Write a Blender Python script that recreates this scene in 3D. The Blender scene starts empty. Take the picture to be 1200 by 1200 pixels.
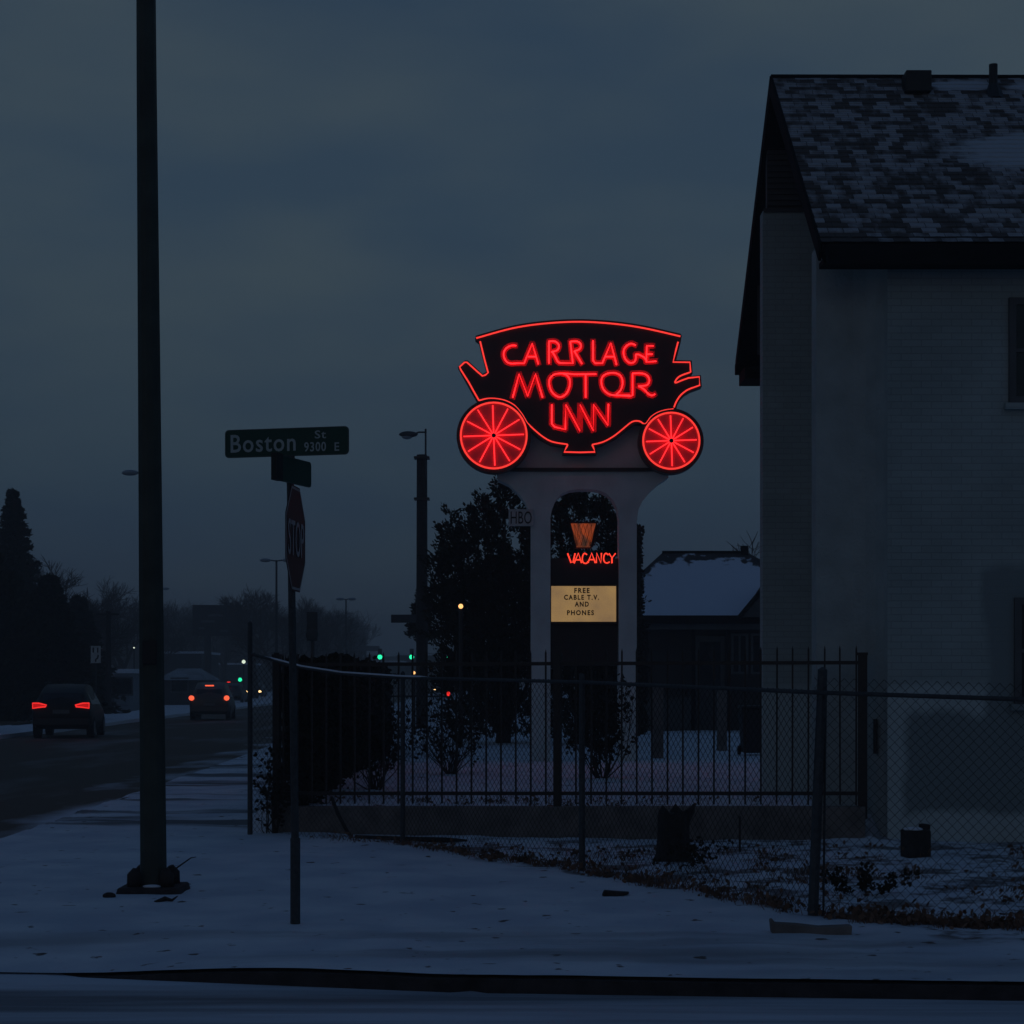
import bpy, bmesh, math, random
from mathutils import Vector, Matrix, noise
R = math.radians
random.seed(7)
scn = bpy.context.scene
col = scn.collection
F = 2200.0; H = 798.0; CH = 1.75
def PX(px, d): return (px-600.0)/F*d
def PZ(py, d): return CH+(H-py)/F*d
def P(px, py, d): return Vector((PX(px, d), d, PZ(py, d)))
def smooth(t):
    t = max(0.0, min(1.0, t)); return t*t*(3-2*t)

# ------------------------------------------------------------------ mesh builder
class MB:
    def __init__(s): s.v = []; s.f = []; s.uv = None
    def add(s, vs, fs):
        o = len(s.v); s.v += [tuple(v) for v in vs]; s.f += [tuple(i+o for i in f) for f in fs]; return s
    def box(s, x0, x1, y0, y1, z0, z1, M=None):
        vs = [Vector(p) for p in ((x0,y0,z0),(x1,y0,z0),(x1,y1,z0),(x0,y1,z0),(x0,y0,z1),(x1,y0,z1),(x1,y1,z1),(x0,y1,z1))]
        if M: vs = [M@v for v in vs]
        return s.add(vs, [(0,3,2,1),(4,5,6,7),(0,1,5,4),(1,2,6,5),(2,3,7,6),(3,0,4,7)])
    def cbox(s, c, sx, sy, sz, M=None):
        return s.box(c[0]-sx/2, c[0]+sx/2, c[1]-sy/2, c[1]+sy/2, c[2]-sz/2, c[2]+sz/2, M)
    def prism(s, pts, y0, y1):           # outline in x,z, extruded along y
        n = len(pts)
        vs = [(p[0], y0, p[1]) for p in pts]+[(p[0], y1, p[1]) for p in pts]
        fs = [tuple(range(n)), tuple(range(2*n-1, n-1, -1))]
        fs += [(i, i+n, (i+1) % n+n, (i+1) % n) for i in range(n)]
        return s.add(vs, fs)
    def tube(s, pts, r, n=6, closed=False, cap=True):
        pts = [Vector(p) for p in pts]; m = len(pts)
        rr = r if isinstance(r, (list, tuple)) else [r]*m
        o = len(s.v); prev = None
        for i, p in enumerate(pts):
            if closed: t = pts[(i+1) % m]-pts[i-1]
            else: t = pts[min(i+1, m-1)]-pts[max(i-1, 0)]
            if t.length < 1e-9: t = Vector((0,0,1))
            t.normalize()
            if prev is None:
                a = Vector((0,0,1)) if abs(t.z) < .9 else Vector((0,1,0))
                u = t.cross(a).normalized()
            else:
                u = prev-t*prev.dot(t)
                u = u.normalized() if u.length > 1e-6 else t.orthogonal().normalized()
            prev = u; w = t.cross(u)
            for k in range(n):
                a = 2*math.pi*k/n
                s.v.append(tuple(p+(u*math.cos(a)+w*math.sin(a))*rr[i]))
        seg = m if closed else m-1
        for i in range(seg):
            j = (i+1) % m
            for k in range(n):
                l = (k+1) % n
                s.f.append((o+i*n+k, o+i*n+l, o+j*n+l, o+j*n+k))
        if cap and not closed:
            s.f.append(tuple(o+k for k in range(n-1, -1, -1)))
            s.f.append(tuple(o+(m-1)*n+k for k in range(n)))
        return s
    def disc(s, c, r, y0, y1, n=40):
        return s.prism([(c[0]+r*math.cos(2*math.pi*k/n), c[1]+r*math.sin(2*math.pi*k/n)) for k in range(n)], y0, y1)
    def ball(s, c, rx, ry, rz, nu=10, nv=7):
        o = len(s.v)
        for i in range(nv+1):
            th = math.pi*i/nv
            for k in range(nu):
                a = 2*math.pi*k/nu
                s.v.append((c[0]+rx*math.sin(th)*math.cos(a), c[1]+ry*math.sin(th)*math.sin(a), c[2]+rz*math.cos(th)))
        for i in range(nv):
            for k in range(nu):
                l = (k+1) % nu
                s.f.append((o+i*nu+k, o+(i+1)*nu+k, o+(i+1)*nu+l, o+i*nu+l))
        return s
    def build(s, name, mat, parent=None, bevel=0, smoothf=False, fix=True):
        me = bpy.data.meshes.new(name); me.from_pydata(s.v, [], s.f); me.update()
        if fix:
            bm = bmesh.new(); bm.from_mesh(me)
            bmesh.ops.remove_doubles(bm, verts=bm.verts, dist=1e-5)
            bmesh.ops.recalc_face_normals(bm, faces=bm.faces)
            bm.to_mesh(me); bm.free()
        return link(name, me, mat, parent, bevel, smoothf)
def link(name, me, mat, parent=None, bevel=0, smoothf=False):
    o = bpy.data.objects.new(name, me); col.objects.link(o)
    if mat: me.materials.append(mat)
    if smoothf:
        for p in me.polygons: p.use_smooth = True
    if bevel:
        b = o.modifiers.new('bevel', 'BEVEL'); b.width = bevel; b.segments = 2; b.limit_method = 'ANGLE'; b.angle_limit = R(35)
    if parent:
        o.parent = parent
        o.matrix_parent_inverse = Matrix.Identity(4)
    return o
def empty(name, loc, rz=0):
    o = bpy.data.objects.new(name, None); col.objects.link(o); o.location = loc; o.rotation_euler = (0,0,rz)
    o.empty_display_size = .1; return o
def tag(o, label=None, cat=None, group=None, kind=None):
    if label: o['label'] = label
    if cat: o['category'] = cat
    if group: o['group'] = group
    if kind: o['kind'] = kind
    return o
def copy_tree(o, parent=None):
    c = o.copy(); col.objects.link(c); c.parent = parent
    for ch in list(o.children): copy_tree(ch, c)
    return c
def local(mb, loc):                       # move world-built vertices into a thing's frame
    L = Vector(loc); mb.v = [tuple(Vector(v)-L) for v in mb.v]; return mb

def text_mb(body, w, h, depth, gap=1.0, bold=0):
    cu = bpy.data.curves.new('lettering', 'FONT'); cu.body = body; cu.extrude = .02; cu.resolution_u = 3
    cu.space_character = gap; cu.offset = bold
    ob = bpy.data.objects.new('lettering', cu); col.objects.link(ob)
    dg = bpy.context.evaluated_depsgraph_get(); me = bpy.data.meshes.new_from_object(ob.evaluated_get(dg))
    xs = [v.co.x for v in me.vertices]; ys = [v.co.y for v in me.vertices]
    x0, x1, y0, y1 = min(xs), max(xs), min(ys), max(ys)
    mb = MB()
    vs = [((v.co.x-x0)/(x1-x0)*w, -v.co.z/.02*depth/2, (v.co.y-y0)/(y1-y0)*h) for v in me.vertices]
    mb.add(vs, [tuple(p.vertices) for p in me.polygons])
    bpy.data.objects.remove(ob); bpy.data.meshes.remove(me)
    return mb
def moved(mb, v, M=None):
    V = Vector(v); mb.v = [tuple((M@Vector(p) if M else Vector(p))+V) for p in mb.v]; return mb

# ------------------------------------------------------------------ materials
def nodes(name):
    m = bpy.data.materials.new(name); m.use_nodes = True; nt = m.node_tree
    return m, nt, nt.nodes, nt.links, nt.nodes['Principled BSDF']
def mat(name, c, rough=.7, var=.25, scale=6, metal=0, bump=.0, c2=None, spec=.5):
    m, nt, N, L, b = nodes(name)
    tc = N.new('ShaderNodeTexCoord'); nz = N.new('ShaderNodeTexNoise'); nz.inputs['Scale'].default_value = scale; nz.inputs['Detail'].default_value = 8
    L.new(tc.outputs['Object'], nz.inputs['Vector'])
    rp = N.new('ShaderNodeValToRGB'); rp.color_ramp.elements[0].position = .3; rp.color_ramp.elements[1].position = .7
    a = [x*(1-var) for x in c]; d = [min(1, x*(1+var)) for x in c] if c2 is None else c2
    rp.color_ramp.elements[0].color = (*a, 1); rp.color_ramp.elements[1].color = (*d, 1)
    L.new(nz.outputs['Fac'], rp.inputs['Fac']); L.new(rp.outputs['Color'], b.inputs['Base Color'])
    b.inputs['Roughness'].default_value = rough; b.inputs['Metallic'].default_value = metal
    b.inputs['Specular IOR Level'].default_value = spec
    if bump:
        bp = N.new('ShaderNodeBump'); bp.inputs['Strength'].default_value = bump; bp.inputs['Distance'].default_value = .02
        n2 = N.new('ShaderNodeTexNoise'); n2.inputs['Scale'].default_value = scale*8; n2.inputs['Detail'].default_value = 6
        L.new(tc.outputs['Object'], n2.inputs['Vector']); L.new(n2.outputs['Fac'], bp.inputs['Height']); L.new(bp.outputs['Normal'], b.inputs['Normal'])
    return m
def emit(name, c, s, base=None):
    m, nt, N, L, b = nodes(name)
    b.inputs['Base Color'].default_value = (*(base or (.02,.02,.02)), 1)
    b.inputs['Emission Color'].default_value = (*c, 1); b.inputs['Emission Strength'].default_value = s
    b.inputs['Roughness'].default_value = .4
    return m
M = {}
M['black_iron'] = mat('black iron', (.016,.013,.011), .5, .3, 20)
M['galv'] = mat('weathered galvanised steel', (.055,.058,.06), .6, .3, 30, spec=.3)
M['green_paint'] = mat('dull green pole paint', (.050,.058,.046), .55, .25, 5, spec=.3)
M['rust'] = mat('rusty bolts', (.03,.02,.016), .8, .4, 40)
M['concrete'] = mat('concrete', (.18,.15,.13), .9, .3, 5, bump=.4)
M['dark_concrete'] = mat('wet kerb concrete', (.04,.031,.029), .85, .4, 9, bump=.4)
M['sign_green'] = mat('street sign green', (.014,.065,.045), .5, .1, 4, spec=.3)
M['sign_white'] = mat('reflective white', (.46,.52,.50), .5, .1, 10, spec=.3)
M['sign_red'] = mat('stop sign red', (.055,.014,.014), .5, .1, 4, spec=.3)
M['stop_white'] = mat('stop lettering white', (.38,.36,.36), .5, .1, 10, spec=.3)
M['wire'] = mat('dull fence wire', (.030,.026,.024), .8, .3, 30, spec=.2)
M['wood'] = mat('dark creosote wood', (.022,.018,.016), .9, .4, 8, bump=.5)
M['bark'] = mat('bark', (.03,.024,.02), .95, .4, 12)
M['twig'] = mat('bare twigs', (.048,.032,.024), .95, .3, 12)
M['needle'] = mat('evergreen foliage', (.030,.030,.018), .9, .5, 3, spec=.15)
M['ivy'] = mat('vine leaves', (.030,.024,.015), .9, .5, 4, spec=.15)
M['dry'] = mat('dry weeds', (.17,.09,.055), .95, .4, 4)
M['black_panel'] = mat('black enamel sign face', (.016,.009,.010), .45, .2, 4)
M['red_panel'] = mat('red enamel', (.68,.07,.095), .5, .1, 8)
M['channel_glow_red'] = mat('red letter channel and glow', (.62,.035,.045), .45, .1, 8)
M['sign_grey'] = mat('weathered white stucco', (.60,.66,.64), .85, .12, 2, bump=.2)
M['hbo'] = mat('faded panel', (.50,.52,.50), .8, .2, 4)
M['ink'] = mat('black lettering', (.012,.012,.012), .6, .1, 4)
M['glass_dark'] = mat('dark glass', (.012,.014,.016), .12, .1, 2)
M['trim_dark'] = mat('dark brown trim', (.014,.013,.013), .95, .3, 6, spec=.1)
M['frame_grey'] = mat('painted window frame', (.09,.09,.09), .6, .15, 6)
M['siding'] = mat('grey brown siding', (.075,.068,.064), .8, .15, 4)
M['car_black'] = mat('black car paint', (.010,.009,.008), .45, .1, 2, spec=.25)
M['car_grey'] = mat('grey car paint', (.060,.052,.046), .35, .1, 2)
M['car_blue'] = mat('dark blue car paint', (.03,.035,.045), .35, .1, 2)
M['tyre'] = mat('tyre rubber', (.012,.012,.012), .9, .2, 20)
M['rim'] = mat('wheel rim', (.16,.16,.17), .4, .1, 8, metal=.6)
M['plate'] = mat('number plate', (.12,.12,.12), .6, .1, 8)
M['snow_plain'] = mat('snow', (.72,.75,.80), .8, .04, 3, bump=.3)
M['bin'] = mat('dark plastic', (.014,.015,.016), .6, .2, 5)
M['far_snow'] = mat('thin patchy roof snow', (.30,.32,.34), .9, .3, .8)
M['far_wall'] = mat('pale painted wall', (.20,.22,.24), .9, .15, 1)
M['far_dark'] = mat('dark shop wall', (.05,.05,.052), .9, .25, 1)
M['brown_wall'] = mat('brown shop wall', (.045,.036,.032), .9, .3, 1)
M['board'] = mat('billboard face', (.03,.03,.034), .9, .2, 1)
M['board_text'] = mat('billboard stripes', (.12,.12,.13), .9, .2, 1)
M['stump'] = mat('old stump wood', (.035,.028,.024), .95, .4, 15, bump=.6)
M['reflector'] = mat('lamp glass', (.25,.30,.34), .3, .1, 5)
M['neon'] = emit('red neon tube', (1.0,.045,.035), 1.2)
M['neon_letter'] = emit('red neon letter tube', (1.0,.014,.018), 3.6)
M['neon_spoke'] = emit('red neon spoke', (1.0,.020,.024), 2.3)
M['neon_vac'] = emit('orange red neon tube', (1.0,.05,.025), 1.5)
M['tail'] = emit('tail lamp', (1.0,.03,.025), 1.1)
M['tail_core'] = emit('tail lamp lens', (.50,.006,.006), 1.0)
M['brake'] = emit('brake lamp', (1.0,.12,.05), 1.5)
M['head'] = emit('headlamp', (1.0,.62,.26), 3.2)
M['white_lamp'] = emit('white lamp', (.85,1.0,.78), 1.3)
M['amber_lamp'] = emit('amber lamp', (1.0,.50,.17), 1.7)
M['green_lamp'] = emit('green signal lens', (.02,.9,.40), 2.2)
M['far_lit'] = emit('lit shop sign', (.10,.11,.12), .5)
# message board and lantern
def lit_panel(name, c, c2, s, scale, dist=0):
    m, nt, N, L, b = nodes(name)
    tc = N.new('ShaderNodeTexCoord'); nz = N.new('ShaderNodeTexNoise'); nz.inputs['Scale'].default_value = scale; nz.inputs['Detail'].default_value = 3
    nz.inputs['Distortion'].default_value = dist
    L.new(tc.outputs['Object'], nz.inputs['Vector'])
    rp = N.new('ShaderNodeValToRGB'); rp.color_ramp.elements[0].position = .35; rp.color_ramp.elements[1].position = .65
    rp.color_ramp.elements[0].color = (*c, 1); rp.color_ramp.elements[1].color = (*c2, 1)
    L.new(nz.outputs['Fac'], rp.inputs['Fac']); L.new(rp.outputs['Color'], b.inputs['Emission Color'])
    b.inputs['Emission Strength'].default_value = s; b.inputs['Base Color'].default_value = (.3,.27,.2,1); b.inputs['Roughness'].default_value = .5
    return m
M['message'] = lit_panel('lit message panel', (.25,.150,.065), (.36,.215,.075), .85, 1.8)
M['lantern'] = lit_panel('amber lantern glass', (.045,.018,.006), (.36,.05,.005), .75, 3, 1.2)

def snow_ground():
    m, nt, N, L, b = nodes('snowy ground')
    geo = N.new('ShaderNodeNewGeometry'); sep = N.new('ShaderNodeSeparateXYZ'); L.new(geo.outputs['Position'], sep.inputs[0])
    def nz(scale, det=6, vec=None, sc=(1,1,1), dist=0):
        mp = N.new('ShaderNodeMapping'); mp.inputs['Scale'].default_value = sc
        L.new(geo.outputs['Position'], mp.inputs['Vector'])
        n = N.new('ShaderNodeTexNoise'); n.inputs['Scale'].default_value = scale; n.inputs['Detail'].default_value = det; n.inputs['Distortion'].default_value = dist
        L.new(mp.outputs[0], n.inputs['Vector']); return n.outputs['Fac']
    def rng(v, a, b_, c=0., d=1.):
        n = N.new('ShaderNodeMapRange'); n.interpolation_type = 'SMOOTHSTEP'
        for i, x in enumerate((a, b_, c, d)): n.inputs[i+1].default_value = x
        L.new(v, n.inputs[0]); return n.outputs[0]
    def op(o, a, b_=None):
        n = N.new('ShaderNodeMath'); n.operation = o
        for i, x in enumerate((a, b_)):
            if x is None: continue
            if isinstance(x, (int, float)): n.inputs[i].default_value = x
            else: L.new(x, n.inputs[i])
        return n.outputs[0]
    def mix(f, a, b_):
        n = N.new('ShaderNodeMix'); n.data_type = 'RGBA'
        L.new(f, n.inputs[0])
        for i, x in ((6, a), (7, b_)):
            if isinstance(x, tuple): n.inputs[i].default_value = (*x, 1)
            else: L.new(x, n.inputs[i])
        return n.outputs[2]
    X, Y, Z = sep.outputs
    # weedy yard: right of x=-1 between the fences
    lineY = op('ADD', op('MULTIPLY', X, -1.75), 17.9)      # chain link line
    yard = op('MULTIPLY', rng(op('SUBTRACT', Y, lineY), -.25, .25), op('MULTIPLY', rng(X, -2.0, -.6), rng(Y, 21.2, 20.2)))
    patch = rng(op('ADD', nz(1.6), op('MULTIPLY', nz(7), .5)), .72, .86)
    weed = op('MULTIPLY', yard, patch)
    # wet swept strips on the pavement further back
    strips = op('MULTIPLY', rng(Y, 21.5, 22.6), rng(X, -2.9, -3.1))
    strips = op('MULTIPLY', strips, rng(nz(.9, 5, sc=(.13, 1.0, 1), dist=.4), .53, .63))
    # packed, thin snow on the walkway parallel with the kerb
    walk = op('MULTIPLY', rng(Y, 10.4, 11.8), rng(Y, 14.2, 12.4))
    thin = op('MULTIPLY', walk, rng(nz(.8, 7, sc=(.3, 1.8, 1)), .40, .66, 0, .85))
    speck = op('MAXIMUM', rng(nz(5.5, 9), .655, .70), rng(nz(3.1, 10, sc=(1,2.2,1)), .70, .73))
    c = mix(rng(nz(1.2, 9), .3, .7), (.58,.64,.72), (.78,.82,.86))
    c = mix(op('MULTIPLY', thin, 1.0), c, (.30,.32,.34))
    c = mix(op('MULTIPLY', strips, .85), c, (.07,.068,.066))
    c = mix(op('MULTIPLY', weed, .85), c, (.10,.075,.06))
    c = mix(speck, c, (.12,.10,.09))
    L.new(c, b.inputs['Base Color']); b.inputs['Roughness'].default_value = .75
    b.inputs['Specular IOR Level'].default_value = .2
    bp = N.new('ShaderNodeBump'); bp.inputs['Strength'].default_value = .5; bp.inputs['Distance'].default_value = .04
    L.new(op('ADD', nz(3, 8), op('MULTIPLY', nz(14, 6), .3)), bp.inputs['Height']); L.new(bp.outputs['Normal'], b.inputs['Normal'])
    return m
def road_mat(name, sc, lo, hi, dark, light, scale=.5):
    m, nt, N, L, b = nodes(name)
    geo = N.new('ShaderNodeNewGeometry')
    mp = N.new('ShaderNodeMapping'); mp.inputs['Scale'].default_value = sc; L.new(geo.outputs['Position'], mp.inputs['Vector'])
    n = N.new('ShaderNodeTexNoise'); n.inputs['Scale'].default_value = scale; n.inputs['Detail'].default_value = 9; n.inputs['Roughness'].default_value = .6
    L.new(mp.outputs[0], n.inputs['Vector'])
    r = N.new('ShaderNodeValToRGB'); r.color_ramp.elements[0].position = lo; r.color_ramp.elements[1].position = hi
    r.color_ramp.elements[0].color = (*dark, 1); r.color_ramp.elements[1].color = (*light, 1)
    L.new(n.outputs['Fac'], r.inputs['Fac']); L.new(r.outputs['Color'], b.inputs['Base Color'])
    b.inputs['Roughness'].default_value = .7; b.inputs['Specular IOR Level'].default_value = .25
    n2 = N.new('ShaderNodeTexNoise'); n2.inputs['Scale'].default_value = 25; L.new(geo.outputs['Position'], n2.inputs['Vector'])
    bp = N.new('ShaderNodeBump'); bp.inputs['Strength'].default_value = .3; bp.inputs['Distance'].default_value = .02
    L.new(n2.outputs['Fac'], bp.inputs['Height']); L.new(bp.outputs['Normal'], b.inputs['Normal'])
    return m
M['snow_ground'] = snow_ground()
def kerb_snow(m, lo=-5.3):
    nt = m.node_tree; N = nt.nodes; L = nt.links; b = N['Principled BSDF']; old = b.inputs['Base Color'].links[0].from_socket
    geo = N.new('ShaderNodeNewGeometry'); sp_ = N.new('ShaderNodeSeparateXYZ'); L.new(geo.outputs['Position'], sp_.inputs[0])
    d1 = N.new('ShaderNodeMath'); d1.operation = 'MULTIPLY_ADD'; L.new(sp_.outputs[1], d1.inputs[0]); d1.inputs[1].default_value = .027; L.new(sp_.outputs[0], d1.inputs[2])
    nz = N.new('ShaderNodeTexNoise'); nz.inputs['Scale'].default_value = .9; nz.inputs['Detail'].default_value = 9
    mp = N.new('ShaderNodeMapping'); mp.inputs['Scale'].default_value = (.8,.35,1); L.new(geo.outputs['Position'], mp.inputs['Vector']); L.new(mp.outputs[0], nz.inputs['Vector'])
    ad = N.new('ShaderNodeMath'); ad.operation = 'MULTIPLY_ADD'; L.new(nz.outputs['Fac'], ad.inputs[0]); ad.inputs[1].default_value = 4.2; L.new(d1.outputs[0], ad.inputs[2])
    mr = N.new('ShaderNodeMapRange'); mr.inputs[1].default_value = lo+1.45; mr.inputs[2].default_value = lo+2.4; L.new(ad.outputs[0], mr.inputs[0])
    mx = N.new('ShaderNodeMix'); mx.data_type = 'RGBA'; L.new(mr.outputs[0], mx.inputs[0]); L.new(old, mx.inputs[6]); mx.inputs[7].default_value = (.58,.62,.68,1); L.new(mx.outputs[2], b.inputs['Base Color'])
M['road'] = road_mat('worn asphalt with thin snow', (.9,.22,1), .50, .80, (.085,.058,.038), (.28,.28,.28))
kerb_snow(M['road'])
M['street'] = road_mat('packed snow on asphalt', (.16,2.0,1), .38, .60, (.22,.23,.25), (.62,.67,.74), .9)
M['far_ground'] = road_mat('patchy snow', (.5,.25,1), .40, .62, (.10,.10,.10), (.62,.66,.72), .12)

# ------------------------------------------------------------------ setting
g = MB().add([(-1500,-200,-.16),(1500,-200,-.16),(1500,3000,-.16),(-1500,3000,-.16)], [(0,1,2,3)])
tag(g.build('ground', M['far_ground']), kind='structure')
def skew(y): return -.027*(y-14)
def main_left(y): return -16.3+skew(y)+skew(60)*-1
rd = MB()
ys = list(range(-20, 60, 4))+list(range(60, 640, 20))
vs = []; fs = []
for y in ys:
    vs += [(main_left(y), y, -.110), (-5.3+skew(y), y, -.110)]
for i in range(len(ys)-1): fs.append((2*i, 2*i+1, 2*i+3, 2*i+2))
tag(rd.add(vs, fs).build('main_road', M['road']), kind='structure')
st = MB().add([(-5.5,-8,-.104),(80,-8,-.104),(80,15,-.104),(-5.5,15,-.104)], [(0,1,2,3)])
tag(st.build('side_street', M['street']), kind='structure')

def yf(x):                                   # front edge of the block (kerb line)
    if x < -3.0:
        t = max(-1.0, min(0, (x+3.0)/2.5)); return 11.85+2.5-2.5*math.sqrt(max(0, 1-t*t))
    return 11.2-.085*(x+.3) if x > -.3 else 11.2-.24*(x+.3)
def fence_y(x): return 21.8+(x+2.75)/(3.85+2.75)*(20.45-21.8)
def gz(x, y):
    z = 0.0
    s = y-yf(x)
    ramp = 1-smooth((x+3.1)/1.9)
    z -= .092*ramp*(1-smooth(s/1.6))
    inside = x > -2.9+min(0, skew(y)*.6) and y > fence_y(max(-2.9, min(3.9, x)))+.05
    if inside and x < 3.95 and y < 28: z = .27+.02*math.sin(x*1.3+y*.7)
    elif inside and y >= 28: z = .27
    elif y < 21.6 and x > 3.2: z += .10*math.exp(-((x-3.75)**2+(y-20.7)**2)/.12)
    kf = .2+.8*smooth(s/.9)
    z += kf*.022*noise.noise(Vector((x*1.1, y*1.1, 0)))+kf*.014*noise.noise(Vector((x*3.2, y*3.2, 3)))+kf*.006*noise.noise(Vector((x*9, y*9, 1)))
    return z
xs = [-5.5+2.5*(1-math.cos(math.pi/2*i/10)) for i in range(11)]
x = -3.0
while x < 6: x += .11; xs.append(x)
while x < 90: x += .6+(x-6)*.15; xs.append(x)
ss = [0, .015]
while ss[-1] < 13: ss.append(ss[-1]+.12)
while ss[-1] < 500: ss.append(ss[-1]+.4+(ss[-1]-13)*.06)
mb = MB(); nx = len(xs)
for s in ss:
    for x in xs:
        y = yf(x)+s; w = x+skew(y)*smooth((-x-1.5)/3.5) if x < -1.5 else x
        mb.v.append((w, y, gz(w, y)))
for j in range(len(ss)-1):
    for i in range(nx-1):
        mb.f.append((j*nx+i, j*nx+i+1, (j+1)*nx+i+1, (j+1)*nx+i))
tag(mb.build('pavement', M['snow_ground'], smoothf=True, fix=False), kind='structure')
# kerb: face below the snow, front and along the main road
mb = MB(); pts = []
for y in [400, 200, 120, 80, 60, 50, 42, 36, 31, 27, 24, 21, 18, 15.5, 14]:
    pts.append((-5.5+skew(y), y))
for x in xs: pts.append((x, yf(x)))
cr = MB()
for i, (x, y) in enumerate(pts):
    a = Vector(pts[max(i-1, 0)]); b_ = Vector(pts[min(i+1, len(pts)-1)])
    t = (b_-a).normalized(); n = Vector((t.y, -t.x))
    if n.y > 0: n = -n
    if y > 14.5: n = Vector((-1, 0))
    zt = gz(x, y)-.012
    j = .006*noise.noise(Vector((x*3, y, 5)))
    q = Vector((x, y))+n*(.03+j)
    q2 = Vector((x, y))-n*.10
    r_ = Vector((x, y))+n*(.05+j)
    if abs(x+.25) < .10: r_ = Vector((x, y))-n*.03; q = r_
    cr.v += [(r_.x, r_.y, -.14), (q.x, q.y, zt-.012), (q2.x, q2.y, zt+.0), ]
for i in range(len(pts)-1):
    for k in range(2): cr.f.append((i*3+k, i*3+k+1, i*3+k+4, i*3+k+3))
tag(cr.build('kerb', M['dark_concrete'], fix=False), kind='structure')
# snow lip lying on top edge of the kerb and slush in the gutter
# left pavement beyond the main road
mb = MB(); vs = []; fs = []
ys2 = [30+i*3 for i in range(60)]+[220+i*20 for i in range(20)]
offs = [0, 0, -1.2, -4, -9, -20, -60, -200]
for y in ys2:
    for k, o in enumerate(offs):
        x = main_left(y)+o+ (.35*noise.noise(Vector((y*.21, 0, 0))) if k < 2 else 0)
        vs.append((x, y, -.13 if k == 0 else (.03 if k < 3 else .02)+.04*noise.noise(Vector((x*.3, y*.3, 0)))))
n = len(offs)
for i in range(len(ys2)-1):
    for k in range(n-1): fs.append((i*n+k, i*n+k+1, (i+1)*n+k+1, (i+1)*n+k))
tag(mb.add(vs, fs).build('verge', M['snow_plain'], fix=False), kind='structure')
lot = MB()
def lx(y): return main_left(y)
lot.add([(-60,66,.075),(lx(66)-2.6,66,.075),(lx(78)-2.6,78,.075),(-60,78,.075)], [(0,1,2,3)])
tag(lot.build('car_park', M['road']), kind='structure')
# hills far off
mb = MB(); vs = []; fs = []
for i in range(121):
    x = -420+i*7
    h = 9+7*noise.noise(Vector((x*.012, 2, 0)))+3*noise.noise(Vector((x*.06, 5, 0)))+1.3*noise.noise(Vector((x*.3, 9, 0)))
    vs += [(x, 600, -.2), (x, 604, h), (x, 660, h*.6), (x, 690, -.2)]
for i in range(120):
    for k in range(3): fs.append((i*4+k, (i+1)*4+k, (i+1)*4+k+1, i*4+k+1))
tag(mb.add(vs, fs).build('hills', M['far_dark'], fix=False), kind='structure')

# ------------------------------------------------------------------ light pole in the foreground
d = 15.7
o = empty('street_light', (PX(180, d), d, 0)); bx = o.location.x
tag(o, 'tall dark green tapered metal pole on a bolted plate at the snowy street corner', 'light pole')
pl = MB(); pts = []; rr = []
for i in range(14):
    z = .05+i*.75; t = z/9.8
    cx = -(9/141.0)*min(1, z/7.4)*1.0
    pts.append((cx, 0, z)); rr.append(.112-.040*t)
pl.tube(pts, rr, 12); pl.build('pole', M['green_paint'], o, smoothf=False)
MB().tube([(-.06,0,9.6),(-.3,-.3,9.95),(-1.2,-1.2,10.05)], [.04,.035,.03], 8).build('arm', M['green_paint'], o)
lm = MB().ball((-1.45,-1.45,10.02), .35, .35, .09).build('lamp_head', M['galv'], o, smoothf=True)
bp = MB(); bp.prism([(-.27,-.02),(.27,-.02),(.25,.045),(-.25,.045)], -.25, .25)
bp.build('base_plate', M['dark_concrete'], o, bevel=.012)
for sx, sy in ((-1,-1),(1,-1),(-1,1),(1,1)):
    c = MB(); c.tube([(sx*.135,sy*.135,.04),(sx*.135,sy*.135,.14),(sx*.12,sy*.12,.19)], [.062,.06,.03], 8)
    c.build('bolt_cover', M['rust'], o, smoothf=True)
MB().ball((.02,-.17,.05), .08,.05,.016).build('snow_cap', M['snow_plain'], o, smoothf=True)
zz = PZ(765, d)
MB().box(-.075,.05,-.118,-.09,zz-.10,zz+.10).build('handhole_cover', M['ink'], o, bevel=.01)

# ------------------------------------------------------------------ stop sign with street names
d = 13.5
o = empty('stop_sign', (PX(346, d), d, 0), 0)
tag(o, 'thin steel post carrying a stop sign seen edge-on under green street name blades', 'street sign')
ox, oy = o.location.x, o.location.y
MB().tube([(0,0,-.05),(0,0,.62)], .036, 8).build('post_sleeve', M['galv'], o)
MB().tube([(0,0,.5),(-.035,0,PZ(572,d)),(-.04,0,PZ(540,d))], [.028,.026,.026], 8).build('post', M['galv'], o)
rv = Vector((math.sin(R(4.2)), math.cos(R(4.2)), 0)); nv = Vector((rv.y, -rv.x, 0))
cz = PZ(631.5, d); SO = Vector((-.03,0,0)); RR = .378/math.cos(math.pi/8)
def octo(r, off):
    return [Vector((-.03,0,cz))+rv*(r*math.cos(math.pi/8+k*math.pi/4))+Vector((0,0,r*math.sin(math.pi/8+k*math.pi/4)))+nv*off for k in range(8)]
a, b_ = octo(RR, .034), octo(RR, .031)
pm = MB().add(a+b_, [tuple(range(8)), tuple(range(15,7,-1))]+[(k,k+8,(k+1)%8+8,(k+1)%8) for k in range(8)])
sp = pm.build('stop_plate', M['sign_red'], o)
a, b_ = octo(RR-.012, .036), octo(RR-.030, .036)
MB().add(a+b_, [(k,(k+1)%8,(k+1)%8+8,k+8) for k in range(8)]).build('border', M['stop_white'], sp, fix=False)
tm = text_mb('STOP', .60, .255, .002)
Mx = Matrix(((rv.x, -nv.x, 0),(rv.y, -nv.y, 0),(0,0,1)))
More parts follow.
